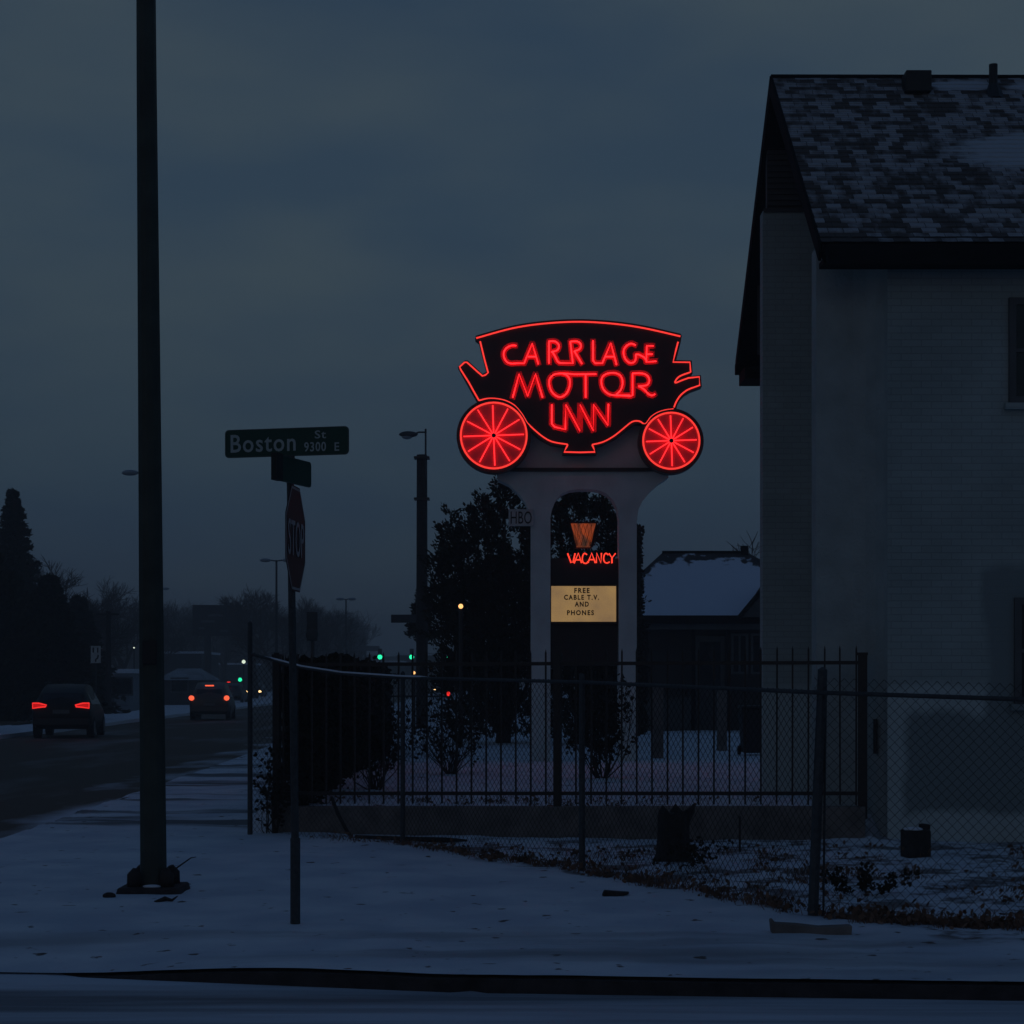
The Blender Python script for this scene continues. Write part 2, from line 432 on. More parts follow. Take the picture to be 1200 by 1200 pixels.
moved(tm, Vector((-.03,0,cz-.128))-rv*.30+nv*.038, Mx); tm.build('lettering', M['stop_white'], sp, fix=False)
def rrect(w, h, r, n=5):
    p = []
    for cx, cz_, a0 in ((w-r,h-r,0),(r,h-r,90),(r,r,180),(w-r,r,270)):
        for k in range(n+1):
            a = R(a0+90*k/n); p.append((cx+r*math.cos(a), cz_+r*math.sin(a)))
    return p
def blade(name, org, ang, w, h, parent):
    Mr = Matrix.Rotation(ang, 3, 'Z')
    b = moved(MB().prism(rrect(w, h, .03), -.004, .004), org, Mr).build(name, M['sign_green'], parent)
    o1 = rrect(w, h, .03); i1 = [(x*(w-.014)/w+.007, z*(h-.014)/h+.007) for x, z in o1]; n = len(o1)
    m1 = MB().add([(p[0],-.006,p[1]) for p in o1]+[(p[0],-.006,p[1]) for p in i1], [(k,(k+1)%n,(k+1)%n+n,k+n) for k in range(n)])
    moved(m1, org, Mr).build('border', M['sign_green2'], b, fix=False)
    return b, Mr
M['sign_green2'] = mat('sign edge', (.05,.08,.075), .5, .1, 4)
x0 = PX(263.5, 13.6)-ox; z0 = PZ(537, 13.62); y0 = 13.62-oy
W = .945; ang = -R(14)
org = Vector((x0, y0, z0))
bl, Mr = blade('name_plate', org, ang, W, .203, o)
def put(t, x, z, w, h):
    tm = text_mb(t, w, h, .002, 1.12, .012); moved(tm, (x, -.008, z)); moved(tm, org, Mr); return tm
put('Boston', .045, .036, .50, .130).build('lettering', M['sign_white'], bl, fix=False)
put('St', .690, .120, .085, .058).build('lettering', M['sign_white'], bl, fix=False)
put('9300', .610, .028, .165, .068).build('lettering', M['sign_white'], bl, fix=False)
put('E', .840, .028, .034, .060).build('lettering', M['sign_white'], bl, fix=False)
# cross blade, seen nearly end on
a2 = R(71)
org2 = Vector((PX(321, 13.1)-ox, 13.1-oy, PZ(562, 13.1)))
cb, Mr2 = blade('cross_plate', org2, a2, .60, .185, o)
bk = MB(); bk.box(.0,.10,-.022,.022,.0,.19); moved(bk, org2, Mr2); bk.build('end_bracket', M['ink'], cb)
MB().cbox((-.04,0,PZ(538,d)), .07,.05,.05).build('bracket', M['galv'], o, bevel=.005)

# ------------------------------------------------------------------ chain link fence
PXY = [Vector((PX(293,21.4),21.4)), Vector((PX(472,20.05),20.05)), Vector((PX(682,17.3),17.3)), Vector((2.25,14.05)), Vector((3.75,13.35)), Vector((6.6,13.1))]
cum = [0]
for i in range(len(PXY)-1): cum.append(cum[-1]+(PXY[i+1]-PXY[i]).length)
def at_s(s):
    for i in range(len(PXY)-1):
        if s <= cum[i+1] or i == len(PXY)-2:
            t = (s-cum[i])/(cum[i+1]-cum[i]); return PXY[i].lerp(PXY[i+1], t)
railk = [(0, 2.06), (.35, 1.99), (.8, 1.90), (1.4, 1.83), (cum[1], 1.785), (cum[2], 1.74), (cum[3], 1.665), (cum[4], 1.615), (cum[5], 1.60)]
def rail_z(s):
    for (a, za), (b_, zb) in zip(railk, railk[1:]):
        if s <= b_: return za+(zb-za)*(s-a)/(b_-a)
    return railk[-1][1]
o = empty('chain_link_fence', (PXY[2].x, PXY[2].y, 0))
tag(o, 'sagging chain link fence with leaning steel posts along the snowy corner', 'fence')
L0 = o.location.copy()
rail = [(*at_s(s), rail_z(s)) for s in [i*.2 for i in range(int(cum[-1]/.2)+1)]]
local(MB().tube(rail, .019, 6), L0).build('top_rail', M['galv'], o, smoothf=True)
local(MB().tube([(p[0],p[1],p[2]+.013) for p in rail[1:15]], [.004]+[.015]*12+[.004], 6), L0).build('rail_snow', M['snow_plain'], o, smoothf=True)
for i, (lean, top, r) in enumerate(((0,.35,.030),(0,.05,.027),(0,.06,.030),(.075,.17,.040),(0,.06,.03),(0,.05,.03))):
    p = PXY[i]; zt = rail_z(cum[i])+top
    if i == 4: continue
    mb = MB().tube([(p.x,p.y,-.05),(p.x+lean,p.y,zt),(p.x+lean,p.y,zt+.02)], [r,r*.9,.008], 8)
    local(mb, L0).build('post', M['galv'], o)
local(MB().tube([(PXY[3].x+.08,PXY[3].y,-.05),(PXY[3].x+.10,PXY[3].y,1.72)], .009, 5), L0).build('tension_bar', M['galv'], o)
cell = .038; nw = int(cum[-1]/cell)
mb = MB()
for i in range(nw):
    s0, s1 = i*cell, (i+1)*cell
    base = .02+.03*noise.noise(Vector((s0*1.3,0,0)))
    top = rail_z(s0)+(.11 if s0 > cum[3] else .02)
    if cum[3] < s0: base = .04
    nr = int((top-base)/cell)
    pts = []
    bul = .02*noise.noise(Vector((s0*.8, 7, 0)))
    for k in range(nr+1):
        s = s0 if (k % 2 == i % 2) else s1
        p = at_s(s); z = top-k*(top-base)/nr
        pts.append((p.x+.01*noise.noise(Vector((s0*2, z*2, 1))), p.y+bul*math.sin(math.pi*k/nr), z))
    mb.tube(pts, .0026, 3, cap=False)
local(mb, L0).build('wire_mesh', M['wire'], o, fix=False)

# ------------------------------------------------------------------ low wall and iron fence
A = Vector((-2.75, 21.8)); B = Vector((3.85, 20.45)); AB = (B-A); LA = AB.length; dr = AB/LA
def wall_pt(s, off, z): 
    q = A+dr*s+Vector((-dr.y, dr.x))*off; return (q.x, q.y, z)
def obox(mb, s0, s1, o0, o1, z0a, z1a, z0b=None, z1b=None):
    z0b = z0a if z0b is None else z0b; z1b = z1a if z1b is None else z1b
    vs = [wall_pt(s0,o0,z0a),wall_pt(s1,o0,z0b),wall_pt(s1,o1,z0b),wall_pt(s0,o1,z0a),wall_pt(s0,o0,z1a),wall_pt(s1,o0,z1b),wall_pt(s1,o1,z1b),wall_pt(s0,o1,z1a)]
    return mb.add(vs, [(0,3,2,1),(4,5,6,7),(0,1,5,4),(1,2,6,5),(2,3,7,6),(3,0,4,7)])
ol = (A.x, A.y, 0)
wt = lambda s: .295+(.385-.295)*s/LA
mb = obox(MB(), 0, LA, -.12, .10, -.06, wt(0), -.06, wt(LA))
w = tag(local(mb, ol).build('retaining_wall', M['concrete'], None, bevel=.01), 'low brown concrete retaining wall under the black iron fence', 'wall'); w.location = ol
o = empty('iron_fence', ol); tag(o, 'black iron picket fence on the low concrete wall in front of the motel sign', 'fence')
def ipt(s, z): return wall_pt(s, 0, z)
for za, zb, r in ((1.94,1.95,.020),(.445,.525,.020)):
    mb = obox(MB(), 0, LA, -r, r, za-r, za+r, zb-r, zb+r); local(mb, ol).build('rail', M['black_iron'], o)
np_ = 39
pk = MB(); pk.box(-.0095,.0095,-.0095,.0095,0,1.70); pk.add([(-.0095,-.0095,1.70),(.0095,-.0095,1.70),(.0095,.0095,1.70),(-.0095,.0095,1.70),(0,0,1.745)], [(0,1,4),(1,2,4),(2,3,4),(3,0,4)])
pk0 = pk.build('picket', M['black_iron'], o)
first = True
for i in range(np_):
    s = .10+i*(LA-.2)/(np_-1)
    c = pk0 if first else pk0.copy()
    if not first: col.objects.link(c)
    first = False
    q = A+dr*s; c.location = (q.x-ol[0], q.y-ol[1], .33+.07*s/LA+random.uniform(-.004,.004)); c.rotation_euler.z = math.atan2(dr.y, dr.x)
    c.rotation_euler.y = random.uniform(-.004,.004)
for s, w_ in ((.02,.04),(3.33,.042),(LA-.03,.05)):
    mb = MB(); obox(mb, s-w_, s+w_, -w_, w_, .25, 2.03); obox(mb, s-w_-.008, s+w_+.008, -w_-.008, w_+.008, 2.03, 2.06)
    local(mb, ol).build('post', M['black_iron'], o)
# side run along the main-road pavement
o2 = empty('iron_fence', (A.x, A.y+.1, 0)); tag(o2, 'vine covered black iron fence running back beside the main road', 'fence')
sdx = -.02
for z in (.44, 1.94):
    MB().tube([(0,.05,z),(sdx*20,20,z)], .02, 4).build('rail', M['black_iron'], o2)
pk1 = None
for i in range(66):
    y = .2+i*.3
    if pk1 is None: c = pk1 = link('picket', pk0.data, None, o2)
    else: c = pk1.copy(); col.objects.link(c)
    c.location = (sdx*y, y, .33)
for i in range(9):
    y = i*2.45+.04
    MB().box(sdx*y-.03,sdx*y+.03,y-.03,y+.03,.1,2.08).build('post', M['black_iron'], o2)
sw = MB(); sw.add([(A.x-.1,A.y+.0,-.06),(A.x+.1,A.y+.0,-.06),(A.x+.1+sdx*20,42,-.06),(A.x-.1+sdx*20,42,-.06),(A.x-.1,A.y+.0,.29),(A.x+.1,A.y+.0,.29),(A.x+.1+sdx*20,42,.29),(A.x-.1+sdx*20,42,.29)], [(0,3,2,1),(4,5,6,7),(0,1,5,4),(1,2,6,5),(2,3,7,6),(3,0,4,7)])
sw.v = [(x, max(y, A.y+.16), z) for x, y, z in sw.v]
tag(sw.build('retaining_wall', M['concrete']), 'low concrete wall running back from the corner under the vine covered fence', 'wall')

# ------------------------------------------------------------------ foliage
def leaf(mb, p, dirv, w, l):
    dirv = dirv.normalized(); u = dirv.cross(Vector((random.gauss(0,1), random.gauss(0,1), random.gauss(0,1))))
    if u.length < 1e-4: return
    u.normalize()
    o = len(mb.v)
    mb.v += [tuple(p-u*w*.3), tuple(p+u*w*.3), tuple(p+dirv*l*.55+u*w*.5), tuple(p+dirv*l), tuple(p+dirv*l*.55-u*w*.5)]
    mb.f.append((o, o+1, o+2, o+3, o+4))
def rnd_dir():
    return Vector((random.gauss(0,1), random.gauss(0,1), random.gauss(0,1))).normalized()
def hedge(name, x0, y0, x1, y1, thick, z0, z1, n, label, cat, lw=.06, ragged=.2):
    o = empty(name, (x0, y0, z0)); tag(o, label, cat)
    mb = MB(); a = Vector((x0,y0)); b_ = Vector((x1,y1)); L_ = (b_-a).length; t = (b_-a)/L_; nn = Vector((-t.y, t.x))
    for i in range(n):
        s = random.random()**1.35*L_; off = random.gauss(0, .42)*thick
        zt = z1+ragged*noise.noise(Vector((s*.9, 0, 1)))+.5*ragged*noise.noise(Vector((s*3.3, 0, 4)))
        z = z0+(zt-z0)*random.random()**.8
        thin = noise.noise(Vector((s*1.1, off, z*1.6)))
        if thin < -.28: continue
        q = a+t*s+nn*off
        leaf(mb, Vector((q.x-x0, q.y-y0, z-z0)), rnd_dir()+Vector((0,0,-.3)), lw, lw*1.3)
    mb.build('foliage', M['ivy'], o, fix=False)
    st = MB()
    for i in range(60):
        s = random.random()*L_; q = a+t*s; off = random.gauss(0,.15)*thick
        p0 = Vector((q.x-x0+nn.x*off, q.y-y0+nn.y*off, 0)); pts = [p0]
        for k in range(5): pts.append(pts[-1]+Vector((random.gauss(0,.07),random.gauss(0,.07),(z1-z0)/5.2)))
        st.tube(pts, [.018,.015,.012,.009,.006,.003], 4)
    tag(st.build('brush', M['twig'], o, fix=False), kind='stuff')
    return o
hedge('vine_hedge', -2.50, 22.15, -2.85, 41, .27, .25, 2.0, 26000, 'dense dark vine hedge smothering the side fence behind the stop sign', 'hedge', .08, .30)

def bare_bush(name, loc, h, spread, n, label, group=None, leaves=0, lw=.03):
    o = empty(name, loc); tag(o, label, 'bush', group)
    mb = MB(); lf = MB()
    for i in range(n):
        a = random.random()*6.283; sp = random.random()*spread
        p = Vector((math.cos(a)*.06, math.sin(a)*.06, -.03)); v = Vector((math.cos(a)*sp, math.sin(a)*sp, h*random.uniform(.6,1.05)))
        pts = [p]
        for k in range(5):
            p = p+v/5+Vector((random.gauss(0,.05),random.gauss(0,.05),random.gauss(0,.02)))*h; pts.append(p)
            if k > 0:
                for _ in range(2):
                    q = p+rnd_dir()*h*.16+Vector((0,0,.08*h)); q2 = q+rnd_dir()*h*.08+Vector((0,0,.05*h))
                    mb.tube([p, q, q2], [.005*h,.0035*h,.002*h], 3, cap=False)
                    for _ in range(leaves): leaf(lf, q2+rnd_dir()*.05*h, rnd_dir(), lw, lw*1.4)
        mb.tube(pts, [.010*h,.009*h,.007*h,.006*h,.004*h,.002*h], 4, cap=False)
    tag(mb.build('brush', M['twig'], o, fix=False), kind='stuff')
    if leaves: lf.build('foliage', M['ivy'], o, fix=False)
    return o
def conifer(name, px, d, py_top, rad, z0, label, n, group=None, base_frac=.08, shape='cone', lw=.16):
    x = PX(px, d); top = PZ(py_top, d); h = top-z0
    o = empty(name, (x, d, z0)); tag(o, label, 'tree', group)
    MB().tube([(0,0,-.1),(.03,0,h*.5),(0,.02,h*.93)], [.03*h*.6,.02*h*.6,.01], 7).build('trunk', M['bark'], o)
    mb = MB(); limb = MB()
    nb = n//45
    for i in range(nb):
        t = base_frac+(1-base_frac)*random.random()**.85
        a = random.random()*6.283
        if shape == 'cone':
            nl = max(8, int(h*2.6)); t = min(.995, (int(t*nl)+random.gauss(.3,.10))/nl)
            r = rad*(1-t)**.95*(.55+.50*random.random()+.35*noise.noise(Vector((a*1.3, int(t*nl)*1.7, px))))+.04
        else: r = rad*math.sin(math.pi*min(1,(.16+.82*t)))**.5*(.48+.55*random.random()+.48*noise.noise(Vector((math.cos(a)*2.2, math.sin(a)*2.2, t*5+px))))*(1 if t < .75 else 1-.5*(t-.75)/.25)
        if noise.noise(Vector((math.cos(a)*1.7, math.sin(a)*1.7, t*6))) < -.32: r *= .7
        up = .35 if shape != 'cone' else (-.05+.5*t)
        v = Vector((math.cos(a), math.sin(a), up)).normalized()
        p0 = Vector((0,0,t*h-(.0 if shape == 'cone' else .12*h*(1-t)))); L_ = r
        pe = p0+v*L_
        if pe.z > h: pe.z = h*.99
        limb.tube([p0, pe], [.012*h*.3, .004], 3, cap=False)
        for k in range(45):
            s = (random.random()**.55)
            q = p0.lerp(pe, s)+rnd_dir()*((.10*rad+.12*(1-s)*rad) if shape != 'cone' else (.04*rad+.10*(1-s)*r))*random.random()**.5-(Vector((0,0,.22*s*s*r)) if shape == 'cone' else Vector((0,0,0)))
            leaf(mb, q, v+rnd_dir()*.7+Vector((0,0,.4 if shape != 'cone' else -.1)), lw*.5, lw*1.3)
    for k in range(80):
        leaf(mb, Vector((random.gauss(0,.04),random.gauss(0,.04),h*random.uniform(.9,1.0))), Vector((random.gauss(0,.3),random.gauss(0,.3),1)), lw*.4, lw)
    limb.build('limb', M['bark'], o, fix=False)
    mb.build('crown', M['needle'], o, fix=False)
    return o
def plume_tree(px, d, z0, plumes, label, lw=.09, dens=1.0):
    x0 = PX(px, d); o = empty('juniper_tree', (x0, d, z0)); tag(o, label, 'tree')
    tr = MB(); lm = MB(); cr = MB()
    tr.tube([(0,0,-.1),(.05,0,1.2),(0,.02,3.0)], [.20,.15,.07], 7)
    for (ppx, dy, pb, pt, r) in plumes:
        bx_ = PX(ppx, d)-x0; zt = PZ(pt, d)-z0; zb = max(.15, PZ(pb, d)-z0); h = zt-zb
        lm.tube([(bx_*.1, dy*.1, max(.3, zb-.6)), (bx_*.7, dy*.7, zb+.25*h), (bx_, dy, zt-.1)], [.07,.045,.008], 4)
        for i in range(int(95*r*h*dens)):
            t = random.random()**.9; a_ = random.random()*6.283
            pr = r*(math.sin(math.pi*min(1, .22+.78*t))**.7)*(1.0 if t < .8 else 1.0-.45*(t-.8)/.2)
            rr_ = pr*(.35+.75*random.random())
            c_ = Vector((bx_*(.75+.25*t)+math.cos(a_)*rr_, dy+math.sin(a_)*rr_, zb+t*h))
            v = Vector((math.cos(a_)*.8, math.sin(a_)*.8, random.uniform(.3,1.2))).normalized(); ln = random.uniform(.14,.38)
            if noise.noise(c_*1.5) < -.30: continue
            for k in range(20):
                q = c_+v*ln*random.random()+rnd_dir()*.07
                leaf(cr, q, v+rnd_dir()*.6, lw*.5, lw*1.1)
    tr.build('trunk', M['bark'], o); lm.build('limb', M['bark'], o, fix=False); cr.build('crown', M['needle'], o, fix=False)
    return o
plume_tree(590, 45, .27, [(592,0,800,563,.85),(566,.3,820,588,.80),(545,-.3,800,602,.62),(528,.2,760,600,.42),(522,-.4,840,655,.55),(512,.3,760,672,.36),(535,.1,880,700,.75),(560,-.6,895,690,.85),(612,.3,880,590,.95),(595,-.4,890,660,1.0),(630,0,880,620,.8),(508,0,720,655,.18),(519,.1,690,618,.2)], 'large ragged juniper to the left of the motel sign columns')
plume_tree(680, 44, .27, [(672,0,820,573,.55),(655,.2,820,592,.5),(692,.1,800,578,.4),(706,0,830,588,.45),(719,.1,820,603,.4),(730,-.1,850,628,.4),(690,0,880,640,.85),(665,-.2,880,660,.7)], 'dark juniper seen through the arch behind the vacancy panel')
conifer('juniper_tree', 494, 66, 694, .75, .2, 'small juniper tree behind the wooden utility pole', 3600, shape='bushy', base_frac=.60, lw=.12)
conifer('spruce_tree', 15, 95, 574, 3.3, 0, 'tall pointed spruce at the left edge of the picture', 44000, base_frac=.04, lw=.17)
conifer('spruce_tree', 58, 84, 676, 3.1, 0, 'broad low dark spruce in front of the tall spruce at left', 26000, base_frac=.0, lw=.24)
conifer('spruce_tree', -16, 80, 655, 2.4, 0, 'dark spruce cut off by the left edge of the picture', 18000, base_frac=.0, lw=.26, shape='bushy')
conifer('spruce_tree', 92, 100, 700, 2.9, 0, 'lowest dark spruce just right of the tree clump at left', 16000, base_frac=.0, lw=.24)

def bare_tree_mesh(seed, h):
    random.seed(seed); mb = MB(); cr = MB()
    def grow(m, p, v, l, r, dep):
        n = 3; pts = [p]; rs = [r]
        for k in range(n):
            v = (v+rnd_dir()*.16+Vector((0,0,.05))).normalized(); pts.append(pts[-1]+v*l/n); rs.append(r*(1-.35*(k+1)/n))
        m.tube(pts, rs, 5 if dep < 2 else 3, cap=False)
        if dep >= 6: return
        nb = 3 if dep < 3 else 4
        for k in range(nb):
            t = random.uniform(.45, 1.0); q = pts[0].lerp(pts[-1], t) if k else pts[-1]
            nv_ = (v+rnd_dir()*(.62 if dep < 3 else .8)+Vector((0,0,.12))).normalized()
            grow(cr, q, nv_, l*random.uniform(.60,.84), max(r*.55, .010), dep+1)
    grow(mb, Vector((0,0,-.1)), Vector((0,0,1)), h*.20, h*.018, 0)
    return mb, cr
bt = []
for sd in (3, 11, 23):
    a, c = bare_tree_mesh(sd, 10.0)
    zmax = max(v[2] for v in c.v); k = 10.0/zmax
    a.v = [(x*k, y*k, z*k) for x, y, z in a.v]; c.v = [(x*k, y*k, z*k) for x, y, z in c.v]
    bt.append((a, c))
random.seed(5)
protos = {}
for (i, px, d, top, lab) in (
    (0, 82, 120, 648, 'bare tree with a twiggy crown right of the dark spruces'),
    (1, 118, 150, 672, 'bare tree between the spruces and the tall green pole'),
    (2, 150, 175, 696, 'low bare tree directly left of the tall green pole'),
    (0, 210, 230, 702, 'hazy bare tree just right of the tall green pole'),
    (1, 262, 250, 696, 'far bare tree behind the dark billboard'),
    (2, 298, 190, 690, 'bare tree left of the stop sign behind the fence'),
    (1, 326, 175, 684, 'bare tree under the twin headed street lamp'),
    (0, 357, 185, 694, 'bare tree just right of the stop sign'),
    (2, 385, 210, 712, 'small bare tree below the single armed street lamp'),
    (1, 240, 300, 712, 'faint bare tree left of the billboard post'),
    (0, 180, 200, 700, 'bare tree hidden mostly by the tall green pole'),
    (2, 888, 90, 620, 'bare treetop showing above the snowy roof beside the house'),
    (1, 340, 290, 704, 'far hazy bare tree behind the stop sign post'),
    (0, 415, 330, 728, 'faint far bare tree right of the single armed street lamp')):
    if i not in protos:
        o = empty('bare_tree', (0,0,0)); bt[i][0].build('trunk', M['bark'], o, fix=False); bt[i][1].build('crown', M['twig'], o, fix=False); protos[i] = o
    else: o = copy_tree(protos[i])
    h = PZ(top, d); o.location = (PX(px, d), d, 0); o.scale = (h/10*1.15, h/10*1.15, h/10); o.rotation_euler.z = random.random()*6
    tag(o, lab, 'tree', 'bare winter trees beyond the road')

# far wood
random.seed(31); mb = MB()
for i in range(900):
    y = random.uniform(300, 430); px = random.choice((random.uniform(-20, 300), random.uniform(-20, 300), random.uniform(300, 420)))
    x = PX(px, y); top = PZ(722+22*noise.noise(Vector((px*.02, 0, 7)))-8*random.random()+(px-200)*.04, y)
    v = Vector((0,0,1)); p = Vector((x, y, 0)); pts = [p]
    for k in range(4): p = p+Vector((random.gauss(0,.5), 0, top/4.2)); pts.append(p)
    mb.tube(pts, [.12,.09,.07,.05,.02], 3, cap=False)
    for k in range(26):
        q = pts[1].lerp(pts[-1], random.random())+Vector((random.gauss(0,.6),random.gauss(0,.6),0)); dd_ = Vector((random.gauss(0,1), random.gauss(0,1), random.uniform(.3,1.6))).normalized()
        mb.tube([q, q+dd_*random.uniform(.8,2.4), q+dd_*2.6+rnd_dir()*.9], [.05,.035,.015], 3, cap=False)
tag(mb.build('wood', M['twig'], fix=False), 'distant wood of bare trees fading into the haze', 'wood', None, 'stuff')
bare_bush('shrub', (PX(528,30),30,.27), 1.05, .85, 26, 'leafy twiggy shrub in the snowy yard left of the sign columns', None, 2, .05)
bare_bush('shrub', (PX(440,25.5),25.5,.27), 1.0, .9, 24, 'tangled shrub at the foot of the vine covered fence', None, 3, .05)
bare_bush('shrub', (PX(704,28.5),28.5,.27), 1.15, .5, 26, 'dark clipped shrub under the lit message board', None, 5, .05)
bare_bush('shrub', (PX(318,21.5),21.5,.0), .8, .12, 14, 'small tangle of vines at the fence corner beside the stop sign post', None, 2, .04)
bare_bush('shrub', (PX(800,17.5),17.5,.0), .26, .42, 16, 'low leafy weed bush around the tree stump', None, 2, .03)
bare_bush('shrub', (PX(1010,15.3),15.3,.0), .22, .42, 14, 'low dry bush behind the leaning fence post', None, 3, .03)

# weeds along the fence
mb = MB(); random.seed(11)
def tuft(x, y, h, n):
    z = gz(x, y)-.01
    for _ in range(n):
        a = random.random()*6.283; l = h*random.uniform(.4,1.1); sp = random.uniform(.2,1.1)*l
        p = Vector((x+random.gauss(0,.05), y+random.gauss(0,.05), z)); q = p+Vector((math.cos(a)*sp*.5, math.sin(a)*sp*.5, l*.7)); r_ = p+Vector((math.cos(a)*sp, math.sin(a)*sp, l*random.uniform(.55,1.0)))
        mb.tube([p, q, r_], [.0035,.0025,.001], 3, cap=False)
        if random.random() < .35: leaf(mb, r_, rnd_dir(), .03, .05)
s = .8
while s < cum[-1]:
    p = at_s(s); dens = .5+noise.noise(Vector((s*1.7,0,0)))
    amt = .35 if s < cum[1] else 1.0
    if dens > .15: tuft(p.x+random.gauss(0,.06), p.y+random.gauss(0,.09), random.uniform(.05,.16)*(1.1 if s > cum[2] else .8), int(9*dens*amt)+2)
    s += .035
for _ in range(520):
    x = random.uniform(-.9, 5.2); y = random.uniform(13.2, 20.0)
    if y < 17.9-1.75*x+.25 and x < 2.3: continue
    if x > 2.3 and y < 13.9-.4*(x-2.3)+.1: continue
    if noise.noise(Vector((x*1.4, y*1.1, 2))) < .05: continue
    tuft(x, y, random.uniform(.04,.14), 9)
for _ in range(160):
    x = random.uniform(2.5, 6.0); y = 13.75-.4*(x-2.3)+random.gauss(0,.07) if x < 3.75 else 13.3+random.gauss(0,.07)
    tuft(x, y, random.uniform(.05,.13), 12)
for _ in range(120):
    x = random.uniform(-2.6, 3.7); tuft(x, fence_y(x)+random.uniform(.2, 2.5), random.uniform(.05,.12), 6)
tag(mb.build('weeds', M['dry'], fix=False), 'dry brown weeds poking through the snow along the chain link fence', 'weeds', None, 'stuff')
# clumps of leaf litter on the bottom of the fence
mb = MB()
for _ in range(1700):
    if random.random() < .5:
        x = random.uniform(2.3, 6.2); y = (13.95-.42*(x-2.3) if x < 3.75 else 13.33)+random.gauss(0,.12)
        if noise.noise(Vector((x*2.3,1,0))) < -.12: continue
    else:
        s = random.uniform(cum[1]+.3, cum[3]); p = at_s(s); x, y = p.x+random.gauss(0,.05), p.y+random.gauss(0,.10)
        if noise.noise(Vector((s*2.1,3,0))) < .08: continue
    leaf(mb, Vector((x, y, gz(x,y)+abs(random.gauss(0,.025)))), rnd_dir(), .035, .05)
tag(mb.build('leaf_litter', M['dry'], fix=False), 'dead leaves caught along the foot of the chain link fence', 'leaves', None, 'stuff')

# ------------------------------------------------------------------ small things near the fence
d = 18.2; o = empty('tree_stump', (PX(789,d), d, 0)); tag(o, 'jagged dark tree stump behind the chain link fence', 'stump')
mb = MB(); n = 14; rows = [(0,.20),(.08,.165),(.25,.145),(.42,.15),(.50,.14)]
for z, r in rows:
    for k in range(n):
        a = 2*math.pi*k/n; rr_ = r*(1+.22*noise.noise(Vector((math.cos(a)*2, math.sin(a)*2, z*2))))
        zz = z+(.09*noise.noise(Vector((math.cos(a)*3, math.sin(a)*3, 9))) if z > .4 else 0)
        mb.v.append((rr_*math.cos(a), rr_*math.sin(a), zz))
for j in range(len(rows)-1):
    for k in range(n): mb.f.append((j*n+k, j*n+(k+1)%n, (j+1)*n+(k+1)%n, (j+1)*n+k))
mb.f.append(tuple((len(rows)-1)*n+k for k in range(n)))
mb.build('stump', M['stump'], o)
MB().tube([(.10,0,.35),(.18,0,.50),(.20,0,.56)], [.05,.035,.01], 6).build('broken_limb', M['stump'], o)
d = 18.7; o = empty('wood_block', (PX(1073,d), d, 0), R(12)); tag(o, 'squared log block with snow on top by the corner of the house', 'wood block')
b = MB(); b.box(-.12,.12,-.11,.11,-.02,.27); b.build('block', M['stump'], o, bevel=.015)
MB().box(.055,.125,-.08,.06,.27,.325).build('raised_end', M['stump'], o, bevel=.01)
MB().ball((-.03,-.01,.275), .10,.10,.022).build('snow_cap', M['snow_plain'], o, smoothf=True)
d = 13.05; o = empty('concrete_beam', (PX(951,d), d, 0), R(-2)); tag(o, 'broken grey concrete beam lying in the snow in front of the fence', 'beam')
mb = MB(); mb.prism([(-.26,-.02),(.27,-.02),(.275,.055),(.05,.045),(-.10,.062),(-.255,.070),(-.27,.095),(-.29,.09),(-.28,.0)], -.05, .06); mb.build('beam', M['concrete'], o, bevel=.008)
d = 15.3; mb = MB(); mb.prism([(-.11,.0),(-.03,.0),(.01,-.01),(.10,.012),(.115,.03),(.03,.034),(-.09,.045)], -.05,.05)
o = tag(mb.build('debris', M['stump'], None, bevel=.01), 'dark scrap of wood lying on the snow in front of the chain link fence', 'debris'); o.location = (PX(721,d), d, 0)
d = 19.3; o = tag(MB().tube([(0,0,-.02),(0,0,.36)], .012, 6).build('stake', M['rust'], None), 'thin dark stake standing in the snow by the low wall', 'stake'); o.location = (PX(867,d), d, 0)
o = tag(MB().tube([(0,0,0),(.10,-.05,.06),(.22,-.08,.145),(.27,-.09,.155)], [.010,.008,.006,.003], 5).build('twig', M['bark'], None), 'fallen twig sticking from the snow behind the green pole', 'twig'); o.location = (PX(197,17),17,0.01)
o = tag(MB().tube([(0,0,0),(.07,.05,.03),(.13,.02,.02),(.17,.04,.05)], [.022,.02,.012,.004], 5).build('chunk', M['rust'], None), 'dark crumbled lump in the snow in front of the pole plate', 'debris'); o.location = (PX(182,14.8),14.8,0.0)
o = tag(MB().ball((0,0,.0), .055,.04,.03).build('chunk', M['rust'], None, smoothf=True), 'small dark lump in the snow left of the pole plate', 'debris'); o.location = (PX(128,15.2),15.2,0.01)
o = tag(MB().tube([(0,0,.42),(.08,-.12,.25),(.20,-.30,.06),(.26,-.38,.0)], [.02,.024,.022,.015], 6).build('vine_branch', M['bark'], None), 'thick dark vine branch hanging over the low wall left of the iron fence', 'branch'); o.location = (PX(392,21.6),21.3,0)
o = tag(MB().tube([(0,0,.03),(.6,-.25,.025),(1.0,-.42,.03),(1.25,-.45,.025)], [.02,.028,.03,.012], 6).build('fallen_branch', M['bark'], None), 'long branch lying in the snow at the foot of the low wall', 'branch'); o.location = (PX(415,20.6),20.75,0)

